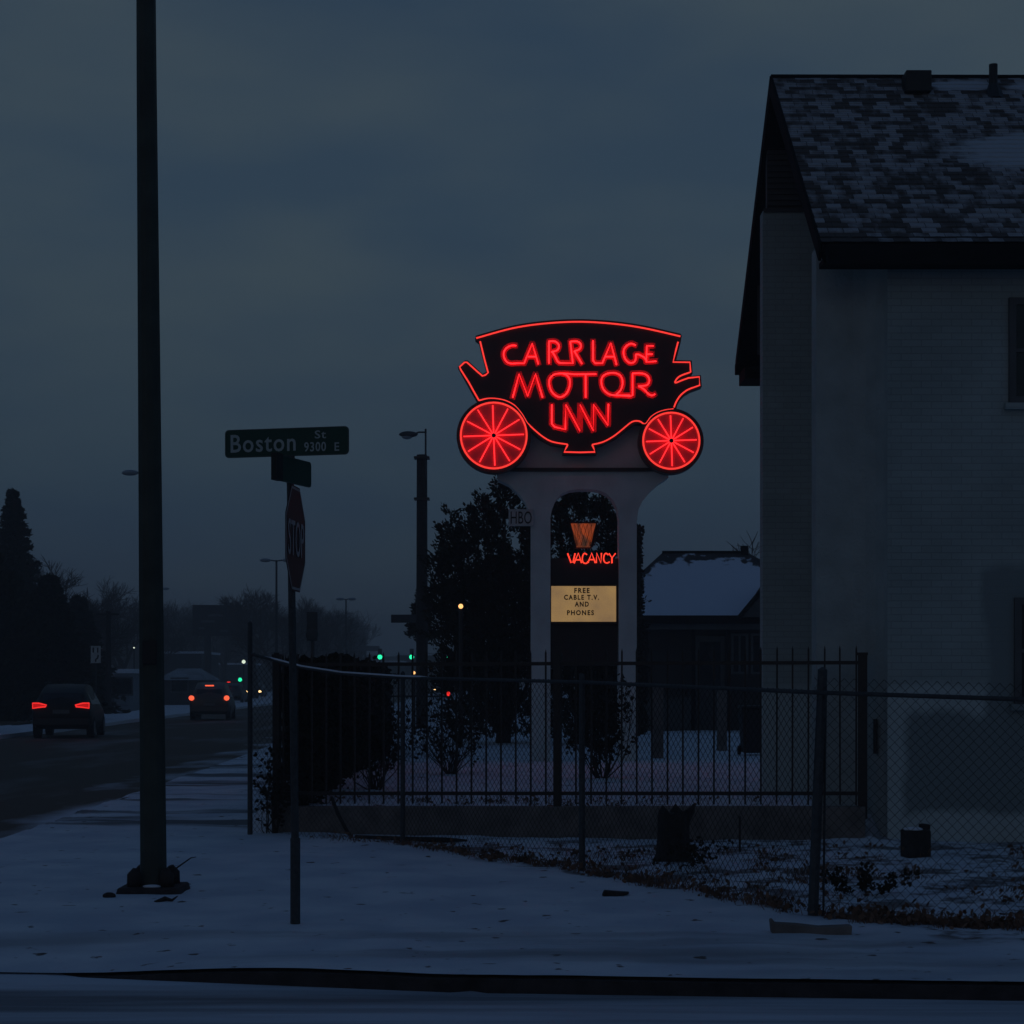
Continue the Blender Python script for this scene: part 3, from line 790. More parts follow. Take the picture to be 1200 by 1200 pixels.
# ------------------------------------------------------------------ white brick house
def wall_mat():
    m, nt, N, L, b = nodes('painted brick')
    tc = N.new('ShaderNodeTexCoord'); sp_ = N.new('ShaderNodeSeparateXYZ'); L.new(tc.outputs['Object'], sp_.inputs[0])
    ad = N.new('ShaderNodeMath'); ad.operation = 'ADD'; L.new(sp_.outputs[0], ad.inputs[0]); L.new(sp_.outputs[1], ad.inputs[1])
    cb_ = N.new('ShaderNodeCombineXYZ'); L.new(ad.outputs[0], cb_.inputs[0]); L.new(sp_.outputs[2], cb_.inputs[1])
    br = N.new('ShaderNodeTexBrick'); br.inputs['Scale'].default_value = 1; br.inputs['Brick Width'].default_value = .22; br.inputs['Row Height'].default_value = .075
    br.inputs['Mortar Size'].default_value = .006; br.inputs['Mortar Smooth'].default_value = .4
    br.inputs['Color1'].default_value = (.38,.44,.42,1); br.inputs['Color2'].default_value = (.35,.405,.385,1); br.inputs['Mortar'].default_value = (.29,.33,.32,1)
    L.new(cb_.outputs[0], br.inputs['Vector'])
    nz = N.new('ShaderNodeTexNoise'); nz.inputs['Scale'].default_value = 1.1; nz.inputs['Detail'].default_value = 8; L.new(tc.outputs['Object'], nz.inputs['Vector'])
    mr = N.new('ShaderNodeMapRange'); mr.inputs[1].default_value = .3; mr.inputs[2].default_value = .7; mr.inputs[3].default_value = .82; mr.inputs[4].default_value = 1.1; L.new(nz.outputs['Fac'], mr.inputs[0])
    mx = N.new('ShaderNodeMix'); mx.data_type = 'RGBA'; mx.blend_type = 'MULTIPLY'; mx.inputs[0].default_value = 1
    L.new(br.outputs['Color'], mx.inputs[6]); L.new(mr.outputs[0], mx.inputs[7])
    # grey roller paint patches covering old marks, each a rounded rectangle with ragged edges
    prev = mx.outputs[2]
    lw_ = N.new('ShaderNodeMath'); lw_.operation = 'MULTIPLY_ADD'; L.new(nz.outputs['Fac'], lw_.inputs[0]); lw_.inputs[1].default_value = .5; L.new(sp_.outputs[2], lw_.inputs[2])
    lr_ = N.new('ShaderNodeMapRange'); lr_.inputs[1].default_value = 2.0; lr_.inputs[2].default_value = 1.85; L.new(lw_.outputs[0], lr_.inputs[0])
    ml_ = N.new('ShaderNodeMix'); ml_.data_type = 'RGBA'; L.new(lr_.outputs[0], ml_.inputs[0]); L.new(prev, ml_.inputs[6]); ml_.inputs[7].default_value = (.50,.56,.54,1); prev = ml_.outputs[2]
    for (xa, xb, za, zb) in ((4.28,7.0,.28,1.36),(5.17,7.0,1.2,3.03)):
        terms = []
        for src, lo, hi in ((sp_.outputs[0], xa, xb), (sp_.outputs[2], za, zb)):
            ns = N.new('ShaderNodeMath'); ns.operation = 'MULTIPLY_ADD'; L.new(nz.outputs['Fac'], ns.inputs[0]); ns.inputs[1].default_value = .5; L.new(src, ns.inputs[2])
            for a, b2 in ((lo+.25-.05, lo+.25+.05), (hi+.25+.05, hi+.25-.05)):
                r_ = N.new('ShaderNodeMapRange'); r_.inputs[1].default_value = a; r_.inputs[2].default_value = b2; L.new(ns.outputs[0], r_.inputs[0]); terms.append(r_.outputs[0])
        acc = terms[0]
        for t in terms[1:]:
            q = N.new('ShaderNodeMath'); q.operation = 'MULTIPLY'; L.new(acc, q.inputs[0]); L.new(t, q.inputs[1]); acc = q.outputs[0]
        m2 = N.new('ShaderNodeMix'); m2.data_type = 'RGBA'; L.new(acc, m2.inputs[0]); L.new(prev, m2.inputs[6]); m2.inputs[7].default_value = (.23,.27,.265,1); prev = m2.outputs[2]
    L.new(prev, b.inputs['Base Color']); b.inputs['Roughness'].default_value = .85
    bp = N.new('ShaderNodeBump'); bp.inputs['Strength'].default_value = .35; bp.inputs['Distance'].default_value = .006
    L.new(br.outputs['Fac'], bp.inputs['Height']); bp.invert = True; L.new(bp.outputs['Normal'], b.inputs['Normal'])
    return m
def roof_mat():
    m, nt, N, L, b = nodes('snow dusted shingles')
    uv = N.new('ShaderNodeUVMap')
    def brick(w, h, off, c1, c2, mort, bias=0):
        br = N.new('ShaderNodeTexBrick'); br.inputs['Scale'].default_value = 1; br.inputs['Brick Width'].default_value = w; br.inputs['Row Height'].default_value = h
        br.inputs['Mortar Size'].default_value = .004; br.offset = off; br.inputs['Bias'].default_value = bias
        br.inputs['Color1'].default_value = (*c1,1); br.inputs['Color2'].default_value = (*c2,1); br.inputs['Mortar'].default_value = (*mort,1)
        L.new(uv.outputs[0], br.inputs['Vector']); return br
    b1 = brick(.17, .125, .37, (0,0,0), (1,1,1), (.3,.3,.3))
    def nz(s, sc=(1,1,1), det=4):
        mp = N.new('ShaderNodeMapping'); mp.inputs['Scale'].default_value = sc; L.new(uv.outputs[0], mp.inputs['Vector'])
        n = N.new('ShaderNodeTexNoise'); n.inputs['Scale'].default_value = s; n.inputs['Detail'].default_value = det; L.new(mp.outputs[0], n.inputs['Vector']); return n.outputs['Fac']
    def op(o, a, c):
        n = N.new('ShaderNodeMath'); n.operation = o
        for i, x in enumerate((a, c)):
            if isinstance(x, (int, float)): n.inputs[i].default_value = x
            else: L.new(x, n.inputs[i])
        return n.outputs[0]
    def rng(v, a, c, d0=0., d1=1.):
        n = N.new('ShaderNodeMapRange'); 
        for i, x in enumerate((a, c, d0, d1)): n.inputs[i+1].default_value = x
        L.new(v, n.inputs[0]); return n.outputs[0]
    v = op('ADD', op('MULTIPLY', b1.outputs['Color'], .46), op('ADD', op('MULTIPLY', nz(3.4, (1.5,.75,1)), .80), op('MULTIPLY', nz(13), .25)))
    snowf = rng(v, .66, .90)
    # continuous snow: two drifts + one below the ridge
    def drift(cx, cy, rx, ry):
        mp = N.new('ShaderNodeMapping'); mp.vector_type = 'TEXTURE'; mp.inputs['Location'].default_value = (cx, cy, 0); mp.inputs['Scale'].default_value = (rx, ry, 1)
        L.new(uv.outputs[0], mp.inputs['Vector'])
        ln = N.new('ShaderNodeVectorMath'); ln.operation = 'LENGTH'; L.new(mp.outputs[0], ln.inputs[0])
        return rng(op('ADD', ln.outputs['Value'], op('MULTIPLY', nz(3, (1,3,1), 6), .9)), 1.5, 1.25)
    acc = drift(3.35, 2.45, 1.55, .62)
    for a in ((2.35, 4.55, .45, .18), (3.4, 4.5, .5, .16), (4.6, .9, 1.6, .5)): acc = op('MAXIMUM', acc, drift(*a))
    mx = N.new('ShaderNodeMix'); mx.data_type = 'RGBA'; L.new(snowf, mx.inputs[0]); mx.inputs[6].default_value = (.095,.082,.075,1); mx.inputs[7].default_value = (.36,.37,.39,1)
    gap = N.new('ShaderNodeMix'); gap.data_type = 'RGBA'; L.new(op('MULTIPLY', b1.outputs['Fac'], .7), gap.inputs[0]); L.new(mx.outputs[2], gap.inputs[6]); gap.inputs[7].default_value = (.02,.02,.02,1)
    m2 = N.new('ShaderNodeMix'); m2.data_type = 'RGBA'; L.new(acc, m2.inputs[0]); L.new(gap.outputs[2], m2.inputs[6]); m2.inputs[7].default_value = (.46,.50,.54,1)
    L.new(m2.outputs[2], b.inputs['Base Color']); b.inputs['Roughness'].default_value = .9; b.inputs['Specular IOR Level'].default_value = .2
    return m
M['brick'] = wall_mat(); M['shingle'] = roof_mat()
M['stucco'] = mat('rough stucco', (.39,.43,.41), .9, .12, 3, bump=.9)
HX, HY = 3.4, 20.5
o = empty('house', (0,0,0))
tag(o, 'two storey white brick house with a snow dusted shingle roof at the right edge', 'house')
XR = 12.0; ZE = 6.44; ZR = 9.44; YN = 20.2; YF = 27.7; YM = 24.0; XL = 3.33
slN = (ZR-ZE)/(YM-YN); slF = (ZR-ZE)/(YF-YM)
mb = MB(); mb.box(4.10, XR, 20.5, 24.9, -.1, 6.42); mb.build('wall', M['brick'], o)
MB().box(4.45, XR, 24.903, 27.3, -.1, 6.3).build('rear_wall', M['brick'], o)
# curved stucco corner pier
arc = [(3.40,20.98),(3.62,20.96),(3.80,20.93),(3.93,20.86),(4.02,20.74),(4.08,20.60),(4.10,20.503),(4.095,21.3),(3.40,21.3)]
n = len(arc); mb = MB()
for z in (-.1, 6.6):
    for p in arc: mb.v.append((p[0], p[1], z))
mb.f = [(k, (k+1)%n, (k+1)%n+n, k+n) for k in range(n)]+[tuple(range(n-1,-1,-1)), tuple(range(n, 2*n))]
mb.build('corner_pier', M['stucco'], o)
# stair block on the gable side, its top following the roof
def roofz(y): return ZE+(y-YN)*slN if y < YM else ZE+(YF-y)*slF
YB = 24.6; zt_ = 7.91
MB().box(3.287, 4.44, YB, YB+.28, -.1, zt_).build('side_wing', M['brick'], o)
mb = MB(); z = zt_+.003
mb.box(3.35, 6.0, YB+.06, YB+.2, z, 8.75)
while z < 8.86:
    mb.add([(3.35,YB+.03,z),(6.0,YB+.03,z),(6.0,YB+.058,z+.075),(3.35,YB+.058,z+.075),(3.35,YB+.058,z),(6.0,YB+.058,z)], [(0,1,2,3),(0,4,5,1)]); z += .075
mb.box(3.30, 6.0, YB-.02, YB+.02, zt_-.02, zt_+.03)
mb.build('gable_siding', M['siding'], o, fix=False)
mb = MB(); z = 6.34
while z < 7.6:
    mb.add([(3.45,26.4,z),(5,26.4,z),(5,26.42,z+.1),(3.45,26.42,z+.1),(3.45,26.42,z),(5,26.42,z)], [(0,1,2,3),(0,4,5,1)]); z += .1
mb.build('gable_siding', M['siding'], o, fix=False)
# roof slopes built course by course
def slope(near):
    y0, y1 = (YN, YM) if near else (YF, YM); sl = math.hypot(YM-y0, ZR-ZE); n = int(sl/.125)
    vs, fs, uvs = [], [], []
    nxs = 120
    for i in range(n+1):
        t0 = i/n; t1 = min(1, (i+1)/n)
        for lift, t in ((.018, t0), (.004, t1)):
            for k in range(nxs+1):
                x = XL+(XR+.4-XL)*k/nxs
                edge = .006*noise.noise(Vector((x*9, i*3.1, 0)))
                vs.append((x, y0+(y1-y0)*t, ZE+(ZR-ZE)*t+lift+edge+.02)); uvs.append((x-XL, t*sl))
    for j in range(2*(n+1)-1):
        for k in range(nxs): fs.append((j*(nxs+1)+k, j*(nxs+1)+k+1, (j+1)*(nxs+1)+k+1, (j+1)*(nxs+1)+k))
    me = bpy.data.meshes.new('shingles'); me.from_pydata(vs, [], fs); me.update()
    ul = me.uv_layers.new(name='UVMap')
    for l in me.loops: ul.data[l.index].uv = uvs[l.vertex_index]
    return me
link('roof_shingles', slope(True), M['shingle'], o)
link('roof_shingles', slope(False), M['shingle'], o)
th = .16
mb = MB(); pr = [(YN,ZE),(YM,ZR),(YF,ZE),(YF,ZE-th),(YM,ZR-th-.04),(YN,ZE-th)]; n = 6
mb.v = [(XL+.005,y,z+.005) for y, z in pr]+[(XR+.4,y,z+.005) for y, z in pr]
mb.f = [(0,1,4,5),(1,2,3,4),(6,11,10,7),(7,10,9,8)]+[(k,k+6,(k+1)%6+6,(k+1)%6) for k in range(6)]
mb.build('roof_deck', M['trim_dark'], o)
gut = MB(); gut.box(XL+.04, XR+.4, YN-.12, YN-.003, ZE-.235, ZE-.01); gut.build('gutter', M['trim_dark'], o, bevel=.01)
MB().box(XL-.03, XR, YF+.003, YF+.12, ZE-.16, ZE).build('gutter', M['trim_dark'], o, bevel=.01)
MB().box(XL+.02, XR, YN+.003, 20.48, ZE-.20, ZE-.14).build('soffit', M['trim_dark'], o)
MB().box(XL+.02, 4.2, 27.0, YF, ZE-.34, ZE-.17).build('eave_box', M['trim_dark'], o)
mb = MB()
mb.add([(XL-.035,YN,ZE+.03),(XL-.035,YM,ZR+.045),(XL-.035,YF,ZE+.03),(XL-.035,YF,ZE-.17),(XL-.035,YM,ZR-.2),(XL-.035,YN,ZE-.17),
        (XL-.002,YN,ZE+.03),(XL-.002,YM,ZR+.045),(XL-.002,YF,ZE+.03),(XL-.002,YF,ZE-.17),(XL-.002,YM,ZR-.2),(XL-.002,YN,ZE-.17)],
       [(0,1,4,5),(1,2,3,4),(6,11,10,7),(7,10,9,8)]+[(k,k+6,(k+1)%6+6,(k+1)%6) for k in range(6)])
mb.build('bargeboard', M['trim_dark'], o)
MB().tube([(XL-.02,YM,ZR+.035),(XR+.4,YM,ZR+.02)], .03, 6).build('ridge_cap', M['trim_dark'], o)
vx = PX(1074, 23.6)
v = MB(); v.box(vx-.16,vx+.16,23.45,23.75,9.12,9.385); v.build('roof_vent', M['black_iron'], o, bevel=.012)
vx = PX(1164, 23.6)
v = MB().tube([(vx,23.6,9.0),(vx,23.6,9.50)], .055, 10).build('vent_pipe', M['black_iron'], o)
MB().tube([(vx,23.55,9.02),(vx,23.6,9.24)], [.13,.065], 10).build('pipe_flashing', M['black_iron'], o)
def window(xa, xb, za, zb):
    y = 20.5; f = MB(); w_ = .075
    f.box(xa,xa+w_,y-.045,y+.01,za,zb); f.box(xb-w_,xb,y-.045,y+.01,za,zb)
    f.box(xa+w_,xb-w_,y-.042,y+.01,zb-w_,zb); f.box(xa+w_,xb-w_,y-.042,y+.01,za,za+w_); f.box(xa+w_,xb-w_,y-.035,y+.01,(za+zb)/2-.02,(za+zb)/2+.02)
    fr = f.build('window', M['frame_grey'], o)
    MB().box(xa+w_,xb-w_,y-.012,y-.004,za+w_,zb-w_).build('pane', M['glass_dark'], fr)
    MB().box(xa-.05,xb+.05,y-.09,y-.003,za-.07,za-.003).build('sill', M['brick'], fr)
window(5.42, 6.5, 4.78, 5.93); window(5.48, 6.5, 1.50, 2.66)
MB().box(3.985,4.02,20.66,20.72,.95,1.33).build('meter_box', M['black_iron'], o)

# ------------------------------------------------------------------ motel sign
DS = 34.6
def sx(px): return PX(px, DS)
def sz(py): return PZ(py, DS)
o = empty('motel_sign', (sx(684), DS, .27)); tag(o, 'carriage shaped red neon motel sign standing on white arched columns', 'sign')
OL = Vector(o.location)
def S(mb, name, mt, par=o, **k): return local(mb, OL).build(name, mt, par, **k)
out = [(583,553),(783,553),(783,560),(772,567),(762,576),(753,587),(748,598),(746,612),(746,892),(725,892),(725,607),(723,596),(718,586),(711,579),(702,575),(692,573.5),(678,573.5),(667,575),(658,579),(651,586),(647,596),(645,607),(645,892),(622,892),(622,612),(620,600),(615,589),(606,577),(596,568),(583,562)]
S(MB().prism([(sx(a), sz(b)) for a, b in out], DS-.05, DS+.45), 'arch_frame', M['sign_grey'])
S(MB().box(sx(581),sx(785),DS-.12,DS+.50,sz(552.6),sz(549)), 'shadow_slab', M['black_iron'])  # black slab added to draw the shadow gap under the cabinet
S(MB().box(sx(602),sx(766),DS-.02,DS+.42,sz(549)+.003,sz(470)), 'cabinet', M['sign_grey'], bevel=.01)
def cp(cx, cy): return (520+cx/3.75, 360+cy/3.75)
YP = DS-.34
def sp3(cx, cy, y):
    px, py = cp(cx, cy); dd = y
    return (PX(px, dd), y, PZ(py, dd))
def cat(pts, k=6):                           # catmull-rom through crop points
    r_ = []; P_ = [pts[0]]+list(pts)+[pts[-1]]
    for i in range(1, len(P_)-2):
        p0, p1, p2, p3 = P_[i-1], P_[i], P_[i+1], P_[i+2]
        for j in range(k):
            t = j/k
            r_.append(tuple(.5*((2*p1[q])+(-p0[q]+p2[q])*t+(2*p0[q]-5*p1[q]+4*p2[q]-p3[q])*t*t+(-p0[q]+3*p1[q]-3*p2[q]+p3[q])*t*t*t) for q in range(2)))
    r_.append(tuple(pts[-1])); return r_
top = cat([(143,136),(300,93),(440,72),(590,64),(740,72),(880,92),(1040,128)])
left = [(160,150),(178,225),(195,288),(183,298),(170,302),(150,285),(102,242),(92,242),(70,262),(75,275),(110,330),(135,375),(155,410)]
lower = cat([(155,410),(190,402),(230,402),(275,412),(315,435),(345,470),(368,508),(400,540),(440,572),(480,592),(545,603)])
tab = [(545,603),(540,615),(528,636),(600,638),(665,636),(657,615),(652,604)]
lower2 = cat([(652,604),(700,592),(745,568),(785,537),(815,512),(835,501),(860,501),(885,512),(910,482),(940,462),(975,451),(1010,447)])
right = cat([(1012,440),(1022,415),(1040,388),(1065,367),(1085,357)])+[(1125,343),(1123,306),(1075,311)]+cat([(1075,311),(1045,322),(1018,332),(1022,318),(1040,302),(1085,285)])+[(1082,242),(1008,241),(1020,190),(1030,152)]
outline = [(140,128)]+[(a, b-12) for a, b in top]+[(1046,125),(1042,152),(1022,232),(1090,234),(1094,291),(1065,305),(1130,298),(1134,350),(1090,366),(1062,382),(1040,405),(1026,432),(1022,450),(980,470),(930,500),(890,530),(868,512),(842,510),(800,540),(760,572),(700,603),(668,612),(672,645),(522,645),(535,612),(470,602),(420,575),(370,530),(340,480),(300,440),(240,415),(180,412),(150,418),(125,375),(62,262),(92,234),(106,234),(170,293),(188,284),(166,200),(153,150),(138,140)]
y0 = YP
mb = MB().prism([(sp3(a, b, y0)[0], sp3(a, b, y0)[2]) for a, b in outline], y0, y0+.30)
panel = S(mb, 'carriage_panel', M['black_panel'])
# neon outline of the carriage
yt = y0-.05
def tubes(paths, r, name, mt, par, y=yt, n=6, f=lambda a, b, y: sp3(a, b, y)):
    mb = MB()
    for p in paths: mb.tube([f(a, b, y) for a, b in p], r, n)
    return S(mb, name, mt, par, smoothf=True)
tubes([top], .016, 'neon_outline', M['neon'], panel)
tubes([left, lower, tab, lower2, right], .0145, 'neon_outline', M['neon'], panel)
def wheel(cx, cy, rt, rd):
    c = sp3(cx, cy, y0); k = 1/3.75/F*DS
    w_ = S(MB().disc((c[0], c[2]), rd*k, y0-.06, y0+.24, 48), 'wheel', M['black_panel'])
    S(MB().disc((c[0], c[2]), (rt-4)*k, y0-.075, y0-.062, 48), 'red_face', M['red_panel'], w_)
    rg = []; rg2 = []
    for i in range(48):
        a = 2*math.pi*i/48; rg.append((c[0]+rt*k*math.cos(a), y0-.10, c[2]+rt*k*math.sin(a)))
    S(MB().tube(rg, .017, 6, closed=True), 'neon_rim', M['neon'], w_, smoothf=True)
    for i in range(12):
        a = 2*math.pi*i/12+R(2); e = rt-12
        S(MB().tube([(c[0]+q*k*math.cos(a), y0-.115, c[2]+q*k*math.sin(a)) for q in (10, e)], .0115, 6), 'neon_spoke', M['neon_spoke'], w_)
    S(MB().disc((c[0], c[2]), 9*k, y0-.135, y0-.06, 16), 'hub', M['ink'], w_)
    return w_
wheel(220, 567, 143, 162); wheel(998, 590, 122, 142)
# letters: coordinates in the 6x crop of (580,390)
def lp(a, b, y):
    px, py = 580+a/6.0, 390+b/6.0; return (PX(px, y), y, PZ(py, y))
C1 = cat([(150,90),(115,90),(80,108),(62,140),(65,175),(85,205),(115,216),(150,214)])+[(205,215)]
words = [
 C1+[(262,75),(305,220)], [(232,168),(290,168)],
 [(380,215),(380,60)]+cat([(380,60),(420,60),(445,78),(450,100),(438,122),(410,132),(395,134)])+cat([(405,136),(425,170),(440,200),(455,212)])+[(548,214),(530,62)]+cat([(530,62),(575,60),(600,75),(604,98),(590,118),(555,130)])+[(560,132),(612,218)],
 [(690,55),(690,195),(705,214),(755,214),(815,72),(855,225)], [(775,168),(838,168)],
 cat([(990,88),(960,76),(930,88),(908,115),(905,150),(918,185),(945,210),(975,208),(990,185),(990,152)])+[(1010,152),(1050,172),(1068,200)], [(1115,92),(1068,92),(1064,205),(1135,200)], [(1062,150),(1108,150)],
 [(125,455),(170,290),(230,445),(285,290),(335,455)],
 cat([(560,292),(480,286),(420,292),(385,325),(384,375),(408,425),(455,452),(500,430),(524,380),(526,330),(505,298),(480,290)]), [(560,292),(712,290)], [(638,295),(638,455)],
 cat([(950,440),(900,440),(850,440),(800,430),(762,395),(748,345),(760,305),(800,284),(850,284),(885,305),(898,350),(885,400),(850,437)])+[(950,446),(968,440),(968,285)]+cat([(968,285),(1030,285),(1070,300),(1086,335),(1068,368),(1010,375)])+cat([(1010,375),(1045,395),(1080,430),(1105,440),(1126,430)]),
 [(400,505),(400,640),(420,662),(495,680),(498,505),(598,690),(598,505),(692,688),(694,505),(795,650),(798,500)],
]
lt = MB()
for w_ in words:                             # red channel strokes behind the tubes, widened to paint in the letters' glow
    for (a, b), (c, e) in zip(w_, w_[1:]):
        p, q = Vector(lp(a, b, y0)), Vector(lp(c, e, y0)); t = q-p
        if t.length < 1e-4: continue
        L_ = t.length; t.normalize(); nn = Vector((-t.z, 0, t.x))*.054; p -= t*.035; q += t*.035
        oo = Vector((0, -.012-.00002*random.random()*50, 0))
        k = len(lt.v); lt.v += [tuple(p-nn+oo), tuple(q-nn+oo), tuple(q+nn+oo), tuple(p+nn+oo)]; lt.f.append((k, k+1, k+2, k+3))
S(lt, 'letter_glow_channels', M['channel_glow_red'], panel, fix=False)
tubes(words, .0125, 'neon_letters', M['neon_letter'], panel, y=y0-.058, f=lp)
# lower panels between the columns
S(MB().box(sx(645.5),sx(724.5),DS+.06,DS+.30,sz(685),sz(654)), 'vacancy_box', M['black_panel'])
S(MB().box(sx(645.5),sx(724.5),DS+.14,DS+.24,sz(780),sz(730)), 'lower_board', M['black_panel'])
mbx = S(MB().box(sx(645.2),sx(724.8),DS+.02,DS+.32,sz(731),sz(685.4)), 'message_board', M['black_panel'])
S(MB().box(sx(646),sx(722),DS+.005,DS+.016,sz(728.5),sz(686.8)), 'lit_face', M['message'], mbx)
for t, xa, xb, ya, yb in (('FREE',673,691,695,689),('CABLE T.V.',661,702,703,697),('AND',673.5,690,711,705),('PHONES',664.5,696,721,715)):
    tm = text_mb(t, sx(xb)-sx(xa), sz(yb)-sz(ya), .006, 1.3, .035); moved(tm, (sx(xa), DS-.001, sz(ya))); S(tm, 'lettering', M['ink'], mbx, fix=False)
def vp(a, b, y):
    px, py = 650+a/8.57, 600+b/8.57; return (PX(px, y), y, PZ(py, y))
vac = [[(130,415),(165,510),(185,505),(205,415)], [(195,515),(238,412),(270,512)], [(215,480),(262,480)],
       cat([(325,430),(300,415),(282,440),(278,480),(290,510),(320,515),(335,495)]), [(335,510),(372,412),(408,512)], [(352,478),(395,478)],
       [(418,512),(422,412),(465,512),(470,412)], cat([(540,432),(515,415),(497,435),(492,475),(505,505),(530,512),(552,500)]), [(545,415),(575,460),(612,415)], [(575,460),(575,515)]]
tubes(vac, .0135, 'neon_letters', M['neon_vac'], o, y=DS+.01, f=vp)
# lantern above the word
lan = S(MB().prism([(sx(668.5),sz(613)),(sx(699),sz(613)),(sx(692),sz(641.5)),(sx(675),sz(641.5))], DS+.08, DS+.22), 'lantern', M['lantern'])
fr = MB()
for a, b in (((668,612.5),(675,642)),((699.5,612.5),(692.5,642)),((667,612),(701,612)),((674,642),(693,642)),((704,611),(694,641))):
    fr.tube([(sx(a[0]),DS+.06,sz(a[1])),(sx(b[0]),DS+.06,sz(b[1]))], .014, 4)
for i in range(6):
    u = 668.5+i*5; fr.tube([(sx(u),DS+.07,sz(614)),(sx(min(692,u+9)),DS+.07,sz(640))], .004, 3); fr.tube([(sx(u+5),DS+.07,sz(614)),(sx(max(675,u-3)),DS+.07,sz(640))], .004, 3)
S(fr, 'lantern_frame', M['black_iron'], lan, fix=False)
# side panel
hb = S(MB().box(sx(596),sx(625),DS-.13,DS-.055,sz(617),sz(597.5)), 'side_panel', M['hbo'], bevel=.006)
tm = text_mb('HBO', sx(623)-sx(598.5), sz(600)-sz(614.5), .006, 1.05); moved(tm, (sx(598.5), DS-.135, sz(614.5))); S(tm, 'lettering', M['ink'], hb, fix=False)
# things in the yard
for px, dd, h, lab in ((771, 36, 1.42, 'short grey concrete column right of the sign columns'), (846, 40, 1.3, 'thin grey concrete column left of the dark bin')):
    q = tag(MB().box(-.10,.10,-.10,.10,-.02,h).build('concrete_column', M['concrete'], None, bevel=.015), lab, 'column'); q.location = (PX(px,dd), dd, .27)
o = empty('wheelie_bin', (PX(884,37.5),37.5,.27)); tag(o, 'dark wheelie bin standing in the snow beside the house', 'bin')
MB().add([(-.24,-.26,.05),(.24,-.26,.05),(.24,.26,.05),(-.24,.26,.05),(-.29,-.32,.92),(.29,-.32,.92),(.29,.32,.92),(-.29,.32,.92)], [(0,3,2,1),(4,5,6,7),(0,1,5,4),(1,2,6,5),(2,3,7,6),(3,0,4,7)]).build('body', M['bin'], o, bevel=.02)
MB().prism([(-.31,.93),(.31,.93),(.28,.99),(-.28,.99)], -.36, .34).build('lid', M['bin'], o, bevel=.015)
for s in (-1,1): MB().prism([(s*.26+.03*math.cos(a), 0) for a in (0,3.14)]+[(s*.26, .01)], .2, .3) if False else MB().tube([(s*.24,.28,.09),(s*.30,.28,.09)], .09, 12).build('wheel', M['tyre'], o)
o = empty('barrier', (PX(456,38),38,.27)); tag(o, 'thin grey barrier rail with a glowing red reflector in the motel yard', 'barrier')
MB().box(-.03,.03,-.03,.03,-.02,1.22).build('post', M['galv'], o); MB().tube([(0,0,1.17),(1.18,0,1.17)], .02, 6).build('rail', M['galv'], o)
MB().ball((1.20,-.03,1.22), .035,.03,.045).build('glowing_reflector', M['tail'], o)  # a reflector, its red shine put in as emission

# ------------------------------------------------------------------ bungalow behind the sign
d = 56.0
o = empty('bungalow', (0,0,0)); tag(o, 'low office building with a snow covered hip roof behind the motel sign', 'building')
xl, xr = PX(700,d), PX(1010,d); ze = PZ(722,d); zr = PZ(648,d+3)
MB().box(xl+.3, xr-.3, d+.3, d+7, .2, ze-.02).build('wall', M['brown_wall'], o)
rx0 = PX(776,d+3); rx1 = PX(877,d+3)
mb = MB(); mb.add([(xl-.1,d-.3,ze),(xr,d-.3,ze),(xr,d+6.6,ze),(xl-.1,d+6.6,ze),(rx0,d+3,zr),(rx1,d+3,zr)], [(0,1,5,4),(1,2,5),(2,3,4,5),(3,0,4)])
def roof2():
    m, nt, N, L, b = nodes('snowy shingle roof')
    geo = N.new('ShaderNodeNewGeometry'); sp_ = N.new('ShaderNodeSeparateXYZ'); L.new(geo.outputs['Position'], sp_.inputs[0])
    nz = N.new('ShaderNodeTexNoise'); nz.inputs['Scale'].default_value = 2.5; nz.inputs['Detail'].default_value = 9; L.new(geo.outputs['Position'], nz.inputs['Vector'])
    def mm(o_, p, q):
        n_ = N.new('ShaderNodeMath'); n_.operation = o_
        for i, x_ in enumerate((p, q)):
            if isinstance(x_, (int, float)): n_.inputs[i].default_value = x_
            else: L.new(x_, n_.inputs[i])
        return n_.outputs[0]
    hip = mm('ADD', mm('MULTIPLY', mm('SUBTRACT', sp_.outputs[0], xl-.1), (zr-ze)/(rx0-xl+.1)), ze)
    edge = mm('MINIMUM', hip, zr)
    hip2 = mm('ADD', mm('MULTIPLY', mm('SUBTRACT', xr, sp_.outputs[0]), (zr-ze)/(xr-rx1)), ze)
    edge = mm('MINIMUM', edge, hip2)
    dd2 = mm('SUBTRACT', mm('SUBTRACT', edge, sp_.outputs[2]), mm('MULTIPLY', mm('SUBTRACT', nz.outputs['Fac'], .32), 1.1))
    r_ = N.new('ShaderNodeMapRange'); r_.inputs[1].default_value = .10; r_.inputs[2].default_value = .0; L.new(dd2, r_.inputs[0])
    m2 = N.new('ShaderNodeMix'); m2.data_type = 'RGBA'; L.new(r_.outputs[0], m2.inputs[0]); m2.inputs[6].default_value = (.66,.72,.82,1); m2.inputs[7].default_value = (.035,.030,.03,1)
    L.new(m2.outputs[2], b.inputs['Base Color']); b.inputs['Roughness'].default_value = .85; return m
mb.build('roof', roof2(), o)
MB().box(xl-.12,xr,d-.36,d-.302,ze-.22,ze+.01).build('fascia', M['trim_dark'], o)
MB().tube([(rx0,d+3,zr+.02),(rx1,d+3,zr+.02)], .05, 5).build('ridge_cap', M['trim_dark'], o)
mb = MB(); mb.box(PX(751,d),xr,d-.1,d-.04,ze-.40,ze-.23); mb.build('header', M['frame_grey'], o)
